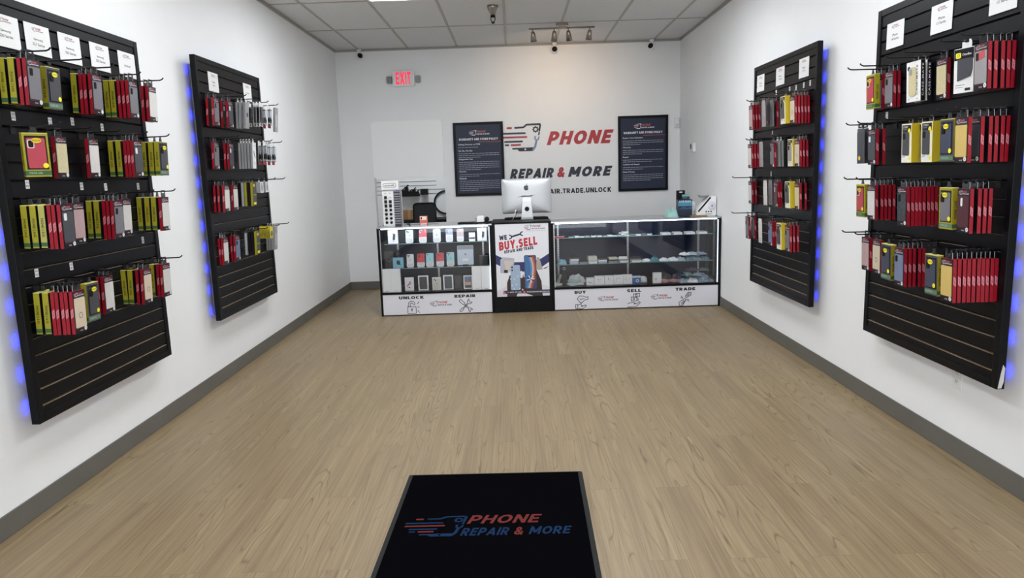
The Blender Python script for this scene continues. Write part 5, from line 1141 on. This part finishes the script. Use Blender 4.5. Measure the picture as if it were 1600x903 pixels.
for k, (dx, dy, dz, w, l, th, c, rz) in enumerate(((1.665, 0, 0, .11, .10, .03, 1, .1), (1.745, .0, 0, .10, .11, .034, 0, -.2), (1.825, -.01, 0, .10, .11, .036, 2, .2), (1.90, 0, 0, .10, .11, .036, 3, -.1), (1.985, -.01, 0, .10, .10, .034, 2, .3), (1.79, 0, .052, .11, .10, .03, 1, .5), (1.87, 0, .052, .11, .10, .03, 0, -.4), (1.955, 0, .054, .11, .1, .026, 3, .2))):
    pouch(dx, yy + dy, SR2 + dz, w, l, th, M(BAGC[c][0], BAGC[c][1], .22), '%s clear bag in heap at right end of lower shelf, %s' % (BAGC[c][2], ['leftmost of lower layer', 'second of lower layer', 'third of lower layer', 'fourth of lower layer', 'rightmost of lower layer', 'left one on top', 'middle one on top', 'right one on top'][k]), 'parts_bag', rz, 30 + k, 'parts bags on the lower shelf', cat='bag')
# bottom deck
def coil(x, y, r, m, label, seed, z=DECK, turns=4, group='loose cables on the right showcase deck'):
    rr = random.Random(seed); pts = []
    for i in range(turns * 12 + 1):
        a = i * PI / 6; q = r * (1 + .12 * math.sin(i * .7)) ; pts.append((q * math.cos(a) * 1.25, q * math.sin(a), .006 + .0062 * (i / 12.0) + .003 * math.sin(i * 1.3)))
    b = MB(); b.tube(pts, .0055, m, 6); o = b.build('charging_cable', None, (x, y, z)); tag(o, label, 'cable', group); return o
wcab = M('white_cable', (220, 220, 220)); 
for k, (x, y, r, tn, lab) in enumerate(((.432, 7.36, .032, 4, 'white coiled cable in front left corner of right showcase'), (.585, 7.35, .045, 3, 'white coiled cable in front of the black stand'), (.50, 7.46, .05, 6, 'white coiled cable behind the black stand'), (.62, 7.46, .045, 6, 'white coiled cable behind the front coil near white boxes'), (.665, 7.37, .030, 3, 'small white coiled cable touching the first white box'))):
    coil(x, y, r, wcab if k % 2 == 0 else M('pale_blue_cable', (198, 216, 220), .4), lab, k, turns=tn)
pouch(.66, 7.62, DECK, .20, .14, .075, M('white_film', (210, 216, 220)), 'large white plastic bag behind the coiled cables on the deck', 'plastic_bag', 0, 44, cat='bag')
pouch(.50, 7.62, DECK, .11, .14, .085, M('white_film', (210, 216, 220)), 'white plastic bag behind the black tapered stand', 'plastic_bag', .2, 45, cat='bag')
t = thing('display_stand', 'black tapered display stand with small ring among white cables', 'stand', (.498, 7.40, DECK))
b = MB(); vs = [(-.045, -.03, 0), (.045, -.03, 0), (.045, .04, 0), (-.045, .04, 0), (-.010, -.005, .165), (.022, -.005, .165), (.022, .012, .165), (-.010, .012, .165)]
b.add(vs, [(0, 3, 2, 1), (4, 5, 6, 7), (0, 1, 5, 4), (1, 2, 6, 5), (2, 3, 7, 6), (3, 0, 4, 7)], M('black_velvet', (30, 29, 34), .9)); b.build('tapered_body', t, bevel=.006)
b = MB(); b.tube([(.006 + .013 * math.cos(a * PI / 8), -.006, .178 + .013 * math.sin(a * PI / 8)) for a in range(17)], .003, alu_m, 6); b.build('ring', t)
def specks(b, T, w, h):
    r = random.Random(int(w * 1e5 + h * 1e4))
    for k in range(4): b.disc((r.uniform(-.25, .25) * w, r.uniform(.3, .75) * h), .004, inkg_m, T)
for k, (x, w, h) in enumerate(((.772, .084, .075), (.868, .1065, .092), (.970, .0945, .092), (1.066, .0945, .094), (1.163, .0985, .097))):
    pbox(x, DECK, w - .002, h, 7.345 + .004 * (k == 0), .06, 'plain white charger box on right showcase deck, %s' % ('smallest one next to the cables', 'second from the cables', 'middle of the five', 'fourth from the cables', 'fifth, next to the blue box')[k], specks, group='white charger boxes', nm='charger_box')
pbox(1.258, DECK, .088, .082, 7.35, .06, 'blue and white box with round picture beside the white charger boxes', lambda b, T, w, h: (b.rect(-w/2, h * .78, w/2, h, paper_m, T), b.disc((w * .1, h * .38), .018, paper_m, T), b.disc((w * .1, h * .38), .009, M('mid_blue_carton', (52, 112, 176), .45), T, .0004)), side=M('mid_blue_carton', (52, 112, 176), .45), group='white charger boxes', nm='charger_box')
t = thing('webcam', 'white rounded charging puck behind the blue box', 'charger', (1.335, 7.42, DECK)); b = MB(); b.lathe([(.045, 0), (.046, .03), (.040, .055), (.02, .068)], white_m, 20); b.build('dome', t); b = MB(); b.lathe([(.05, 0), (.05, .006), (.046, .008)], inkg_m, 20); b.build('foot', t); t.name = 'charging_puck'
pbox(1.475, DECK, .088, .108, 7.35, .05, 'upright white box with tiny dark mark standing alone on the deck', lambda b, T, w, h: b.rect(-w * .2, h * .25, -w * .12, h * .5, inkg_m, T), group='white charger boxes', nm='charger_box')
pouch(1.58, 7.52, DECK, .17, .12, .085, M('slate_film', (66, 70, 82), .4), 'dark slate fabric pouch behind the upright white box', 'fabric_pouch', 0, 52)
for k, (x, lab) in enumerate(((1.56, 'red and white earphone cable coil left of the bag heap'), (1.655, 'red and white earphone cable coil touching the bag heap'))): coil(x, 7.36, .034, M('pink_white_cable', (214, 160, 164), .4), lab, 60 + k)
hp = [(1.75, 7.37, 0, .12, .11, .036, 0, .3), (1.85, 7.36, 0, .11, .11, .040, 1, -.3), (1.95, 7.36, 0, .11, .11, .038, 3, .2), (2.03, 7.37, 0, .09, .11, .034, 4, -.2), (1.72, 7.50, 0, .14, .12, .075, 5, .2), (1.86, 7.50, 0, .13, .12, .07, 4, -.1), (1.99, 7.50, 0, .12, .12, .07, 0, .4), (1.80, 7.44, .060, .12, .10, .03, 2, .5), (1.92, 7.43, .058, .12, .1, .03, 3, -.5), (1.88, 7.50, .105, .13, .1, .028, 5, .15), (2.00, 7.49, .100, .11, .1, .026, 4, -.25)]
hl = ['front row first from left', 'front row second', 'front row third', 'front row at the corner post', 'back row left', 'back row middle', 'back row right', 'resting over the front row left', 'resting over the front row right', 'topmost middle', 'topmost right']
for k, (x, y, dz, w, l, th, c, rz) in enumerate(hp):
    pouch(x, y, DECK + dz, w, l, th, M(BAGC[c][0], BAGC[c][1], .22), '%s parts bag in right heap on deck, %s' % (BAGC[c][2], hl[k]), 'parts_bag', rz, 70 + k, 'parts bags on the deck', cat='bag')

# ---------------------------------------------------------------- on top of the showcases
t = thing('cable_display_tower', 'tall white cable display tower with black adapters on left showcase', 'display rack', (-1.282, 7.45, TOP))
b = MB(); b.box2((-.095, .0, 0), (.02, .09, .366), white_m); b.box2((.02, .05, 0), (.098, .09, .366), white_m); b.build('column', t, bevel=.002)
b = MB(); b.box2((-.100, -.012, .378), (.082, .09, .470), white_m); hd = b.build('header', t, bevel=.004)
b = MB(); T = front(0, -.0126, 0); c = M('dark_slate_line', (44, 46, 58)); b.stroke([(p[0] - .010, p[1] + .424) for p in rrect(.135, .042, .02, 6)], .004, c, T, 0, True); b.text('esoulk', c, -.062, .413, .104, .022, T, .0003, .2, .01); b.build('lettering', hd)
b = MB(); b.box2((-.06, .02, .366), (.05, .07, .378), white_m); b.build('neck', t)
k = 0
for r_ in range(8):
    for c_ in range(2):
        x = -.060 + c_ * .048 + r_ * .0; z = .342 - r_ * .0435
        if (r_ == 0) or (r_ == 1 and c_ == 1):
            b = MB(); b.box((x, -.001, z), (.022, .002, .012), M('pale_grey_label', (196, 196, 198), .6)); b.build('shelf_label', t); continue
        b = MB()
        if r_ < 4: b.prism(rrect(.026, .032, .005, 3, x, z), .018, matte_black_m, front(0, 0, 0)); b.prism(rrect(.006, .005, .002, 2, x, z), .0006, inkg_m, front(0, -.018, 0))
        else: b.lathe([(.014, 0), (.014, .016), (.011, .018)], matte_black_m, 16, frame((x, 0, z), (1, 0, 0), (0, 0, 1)))
        b.build('sample_adapter', t)
b = MB(); b.box2((.090, -.010, .0), (.098, .05, .366), clear_m); b.box2((.02, -.004, .0), (.024, .05, .366), M('pale_grey_label', (196, 196, 198))); b.build('side_rail', t)
for r_ in range(14):
    b = MB(); z = .004 + r_ * .0255; b.box2((.026, .0, z), (.088, .049, z + .019), M('dark_plum_grey_carton', (62, 58, 70), .5)); b.box2((.026, -.001, z + .019), (.088, .049, z + .0235), M('pale_grey_label', (196, 196, 198)) if r_ not in (13,) else M('periwinkle_carton', (120, 130, 180), .5)); b.build('boxed_cable', t)
t = pbox(-.966, TOP, .080, .090, 7.50, .05, 'small coral and white box on the left showcase top', lambda b, T, w, h: (b.rect(-w * .42, h * .55, w * .42, h * .96, M('pale_peach_print', (240, 214, 204), .5), T), b.rect(-w * .34, h * .62, -w * .18, h * .9, matte_black_m, T, .0003), b.rect(-w * .42, h * .04, w * .42, h * .16, paper_m, T)), side=M('coral_carton', (208, 106, 88), .5), group=None, nm='accessory_box')
t = thing('tape_dispenser', 'small white label printer with black roll on black tray', 'printer', (-.372, 7.55, TOP + .0085)); t.name = 'label_printer'
b = MB(); b.prism([(-.03, 0), (.045, 0), (.045, .05), (.035, .064), (-.02, .064), (-.03, .05)], .08, white_m, frame((0, .04, 0), (1, 0, 0), (0, 0, 1))); b.build('housing', t, bevel=.003)
b = MB(); b.lathe([(.014, -.02), (.026, -.02), (.026, .02), (.014, .02)], matte_black_m, 18, Matrix.Translation((.074, 0, .026)) @ Matrix.Rotation(PI / 2, 4, 'X')); b.build('paper_roll', t)
b = MB(); b.box((-.040, 0, .022), (.02, .06, .044), M('grey_lamp_lens')); b.build('side_cover', t)
b = MB(); b.prism(rrect(.36, .16, .012), .008, matte_black_m, frame((-.425, 7.55, TOP + .0002), (1, 0, 0), (0, 1, 0))); tag(b.build('black_mat', bevel=.002), 'thin black desk tray on right end of left showcase top', 'tray')
# right end of the right showcase
t = pbox(1.790, TOP, .148, .175, 7.47, .09, 'dark navy action camera box with blue landscape picture on right showcase', lambda b, T, w, h: (b.rect(-w/2, h * .62, w/2, h * .9, M('teal_sky_print', (70, 128, 156), .45), T), b.poly([(-w/2, h * .42), (-w * .1, h * .62), (w * .15, h * .5), (w * .5, h * .62), (w/2, h * .42)], M('deep_teal_print', (40, 78, 104), .45), T, .0003), b.text('LIVE BUDS', M('ice_print', (190, 226, 240), .5), -w * .42, h * .84, w * .84, h * .11, T, .0005, 0, .03)), side=M('deep_navy_carton', (28, 34, 54), .4), group=None, nm='camera_box')
t = pbox(1.768, TOP, .088, .270, 7.572, .03, 'tall black hang box standing behind the navy camera box', lambda b, T, w, h: b.prism(rrect(.034, .010, .005, 3, 0, h * .93), .0006, paper_m, T), side=M('black_carton'), group=None, nm='accessory_box')
t = pbox(1.802, TOP + .1755, .080, .052, 7.490, .05, 'small teal and black box on top of the navy camera box', lambda b, T, w, h: (b.rect(-w/2, h * .62, w/2, h, M('teal_print', (110, 160, 164), .5), T), b.rect(-w * .4, h * .2, w * .1, h * .5, M('slate_teal_print', (60, 92, 100), .5), T)), side=M('black_teal_carton', (32, 46, 54), .45), group=None, nm='accessory_box')
pouch(1.650, 7.50, TOP, .13, .14, .10, M('mint_film', (150, 188, 184), .25), 'mint green plastic bag beside the navy camera box on right showcase', 'plastic_bag', .1, 91, cat='bag')
b = MB(); b.prism(rrect(.17, .07, .01), .012, M('tan_wood', (150, 120, 78), .6), frame((1.915, 7.40, TOP + .0002), (1, 0, 0), (0, 1, 0))); tag(b.build('wooden_tray', bevel=.003), 'small tan wooden tray in front of the white machine', 'tray')
t = thing('film_cutting_machine', 'white wedge shaped film cutter with black slanted slot and round dial on showcase', 'machine', (2.012, 7.50, TOP))
b = MB(); pts = [(-.095, 0), (.088, 0), (.098, .012), (.098, .195), (.085, .205), (.030, .205), (-.105, .055), (-.108, .015)]
b.prism(pts, .16, white_m, frame((0, .10, 0), (1, 0, 0), (0, 0, 1))); b.build('housing', t, bevel=.006)
b = MB(); T = front(0, -.0612, 0); b.poly([(-.098, .052), (-.084, .042), (.040, .185), (.030, .200)], matte_black_m, T)
for k in range(3): b.disc((-.010 + k * .026, .045), .008, ink_m, T, .0004)
b.rect(-.02, .018, .05, .024, inkg_m, T); b.build('front_slot', t)
b = MB(); b.lathe([(.042, 0), (.042, .005), (.036, .008)], M('soft_white_dial', (214, 214, 222), .4), 26, frame((.050, -.0605, .105), (1, 0, 0), (0, 0, 1))); b.lathe([(.009, .008), (.008, .010)], inkg_m, 14, frame((.050, -.0605, .105), (1, 0, 0), (0, 0, 1))); b.build('dial', t)
b = MB(); b.box2((-.07, -.03, .2065), (.03, .06, .216), M('grey_lamp_lens')); b.box2((-.06, .0, .19), (.02, .06, .2065), M('grey_lamp_lens')); b.build('film_feed', t)
b = MB(); b.tube([(.085, .10, .16), (.098, .13, .15), (.100, .15, .09), (.09, .16, .03), (.06, .16, .008)], .005, rod_m, 8); b.build('power_cable', t)
t = thing('charging_case', 'white rounded charging case standing between navy box and white machine', 'charger', (1.888, 7.58, TOP))
b = MB(); b.prism(rrect(.062, .145, .02, 5, 0, .0725), .04, M('white_plastic'), front(0, .02, 0)); b.build('shell', t, bevel=.008)
b = MB(); b.box((0, -.021, .098), (.05, .0015, .002), inkg_m); b.build('seam', t)

# ---------------------------------------------------------------- storeroom seen through the doorway
b = MB()
for z in (1.127, 1.199, 1.271, 1.342, 1.414, 1.486, 1.558): b.box2((-2.6, SY - .004, z - .005), (-1.36 if z > 1.25 else .3, SY - .0005, z + .005), M('groove_shadow_line', (96, 96, 96), .8))
struct(b.build('trim_4'))
t = thing('storage_shelf', 'black wall shelf loaded with dark tools on storeroom wall', 'shelf', (-1.80, SY, 1.09))
b = MB(); b.box2((-.20, -.20, 0), (.14, -.001, .04), matte_black_m); b.build('shelf_board', t)
for k, (x, w, h) in enumerate(((-.15, .08, .07), (-.075, .05, .13), (-.01, .06, .05), (.055, .05, .08), (.11, .05, .04))):
    b = MB(); b.box2((x - w/2, -.18, .04), (x + w/2, -.04, .04 + h), matte_black_m); b.tube([(x, -.12, .04 + h), (x + .02, -.12, .06 + h), (x + .04, -.12, .07 + h)], .010, matte_black_m, 8); b.build('tool_holder', t)
t = thing('wall_bin', 'square black bin on storeroom wall right of the loaded shelf', 'bin', (-1.57, SY, 1.112))
b = MB(); b.box2((-.062, -.15, 0), (.062, -.001, .010), matte_black_m); b.box2((-.062, -.15, .010), (.062, -.142, .10), matte_black_m); b.box2((-.062, -.010, .010), (.062, -.001, .10), matte_black_m); b.build('bin_shell', t)
b = MB(); b.box2((-.062, -.142, .010), (-.054, -.010, .10), matte_black_m); b.box2((.054, -.142, .010), (.062, -.010, .10), matte_black_m); b.build('bin_side', t)
b = MB(); b.tube([(-1.20 + .205 * math.cos(a * PI / 16), SY - .03, .966 + .20 * math.sin(a * PI / 16)) for a in range(33)], .016, rod_m, 8, cap=False); tag(b.build('hose_loop'), 'black hose loop hanging on storeroom wall at right of doorway', 'hose')
t = thing('work_desk', 'dark work desk along the storeroom wall behind the chair', 'desk', (-1.25, SY - .35, 0))
b = MB(); b.box2((-.95, -.32, .66), (.75, .33, .71), matte_black_m); b.build('desk_top', t)
for x in (-.9, .68):
    for y in (-.28, .25): b = MB(); b.box2((x, y, 0), (x + .05, y + .05, .66), matte_black_m); b.build('leg', t)
t = thing('cardboard_box', 'brown cardboard box on the storeroom desk left of the chair', 'box', (-1.80, SY - .35, .7105)); b = MB(); b.box2((-.17, -.12, 0), (.17, .12, .155), card_m); b.build('carton', t); b = MB(); b.box2((-.02, -.121, .0), (.02, .121, .156), M('tan_tape', (170, 136, 92), .5)); b.build('tape', t)
t = thing('office_chair', 'black mesh-back office chair in the storeroom doorway', 'chair', (-1.46, 11.55, 0))
b = MB(); b.tube([(p[0], 0, p[1]) for p in rrect(.36, .40, .06, 5, 0, .80)] + [(.18, 0, .94)], .013, matte_black_m, 8); b.build('back_frame', t)
b = MB(); b.prism(rrect(.34, .38, .05, 4, 0, .80), .004, M('dark_mesh', (34, 36, 40), .7, trans=None, vary=.5, vscale=120), front(0, 0, 0)); b.build('back_mesh', t)
b = MB(); b.prism(rrect(.44, .42, .08), .06, matte_black_m, frame((0, .24, .44), (1, 0, 0), (0, 1, 0))); b.build('seat', t, bevel=.015)
b = MB(); b.tube([(0, .02, .62), (0, .06, .47), (0, .22, .43)], .02, matte_black_m, 8); b.tube([(0, .24, .44), (0, .24, .10)], .03, matte_black_m, 10); b.build('column', t)
for k in range(5):
    a = k * 2 * PI / 5; b = MB(); b.tube([(0, .24, .10), (.26 * math.cos(a), .24 + .26 * math.sin(a), .07)], .018, matte_black_m, 8); lg = b.build('leg', t)
    b = MB(); b.lathe([(.03, -.012), (.03, .012)], matte_black_m, 14, Matrix.Translation((.26 * math.cos(a), .24 + .26 * math.sin(a), .03)) @ Matrix.Rotation(PI / 2, 4, 'Y')); b.build('caster', lg)
troffer(-1.4, 11.2, 'unseen white ceiling light panel added to light the storeroom', 2.6)  # lamp added out of view to brighten the storeroom
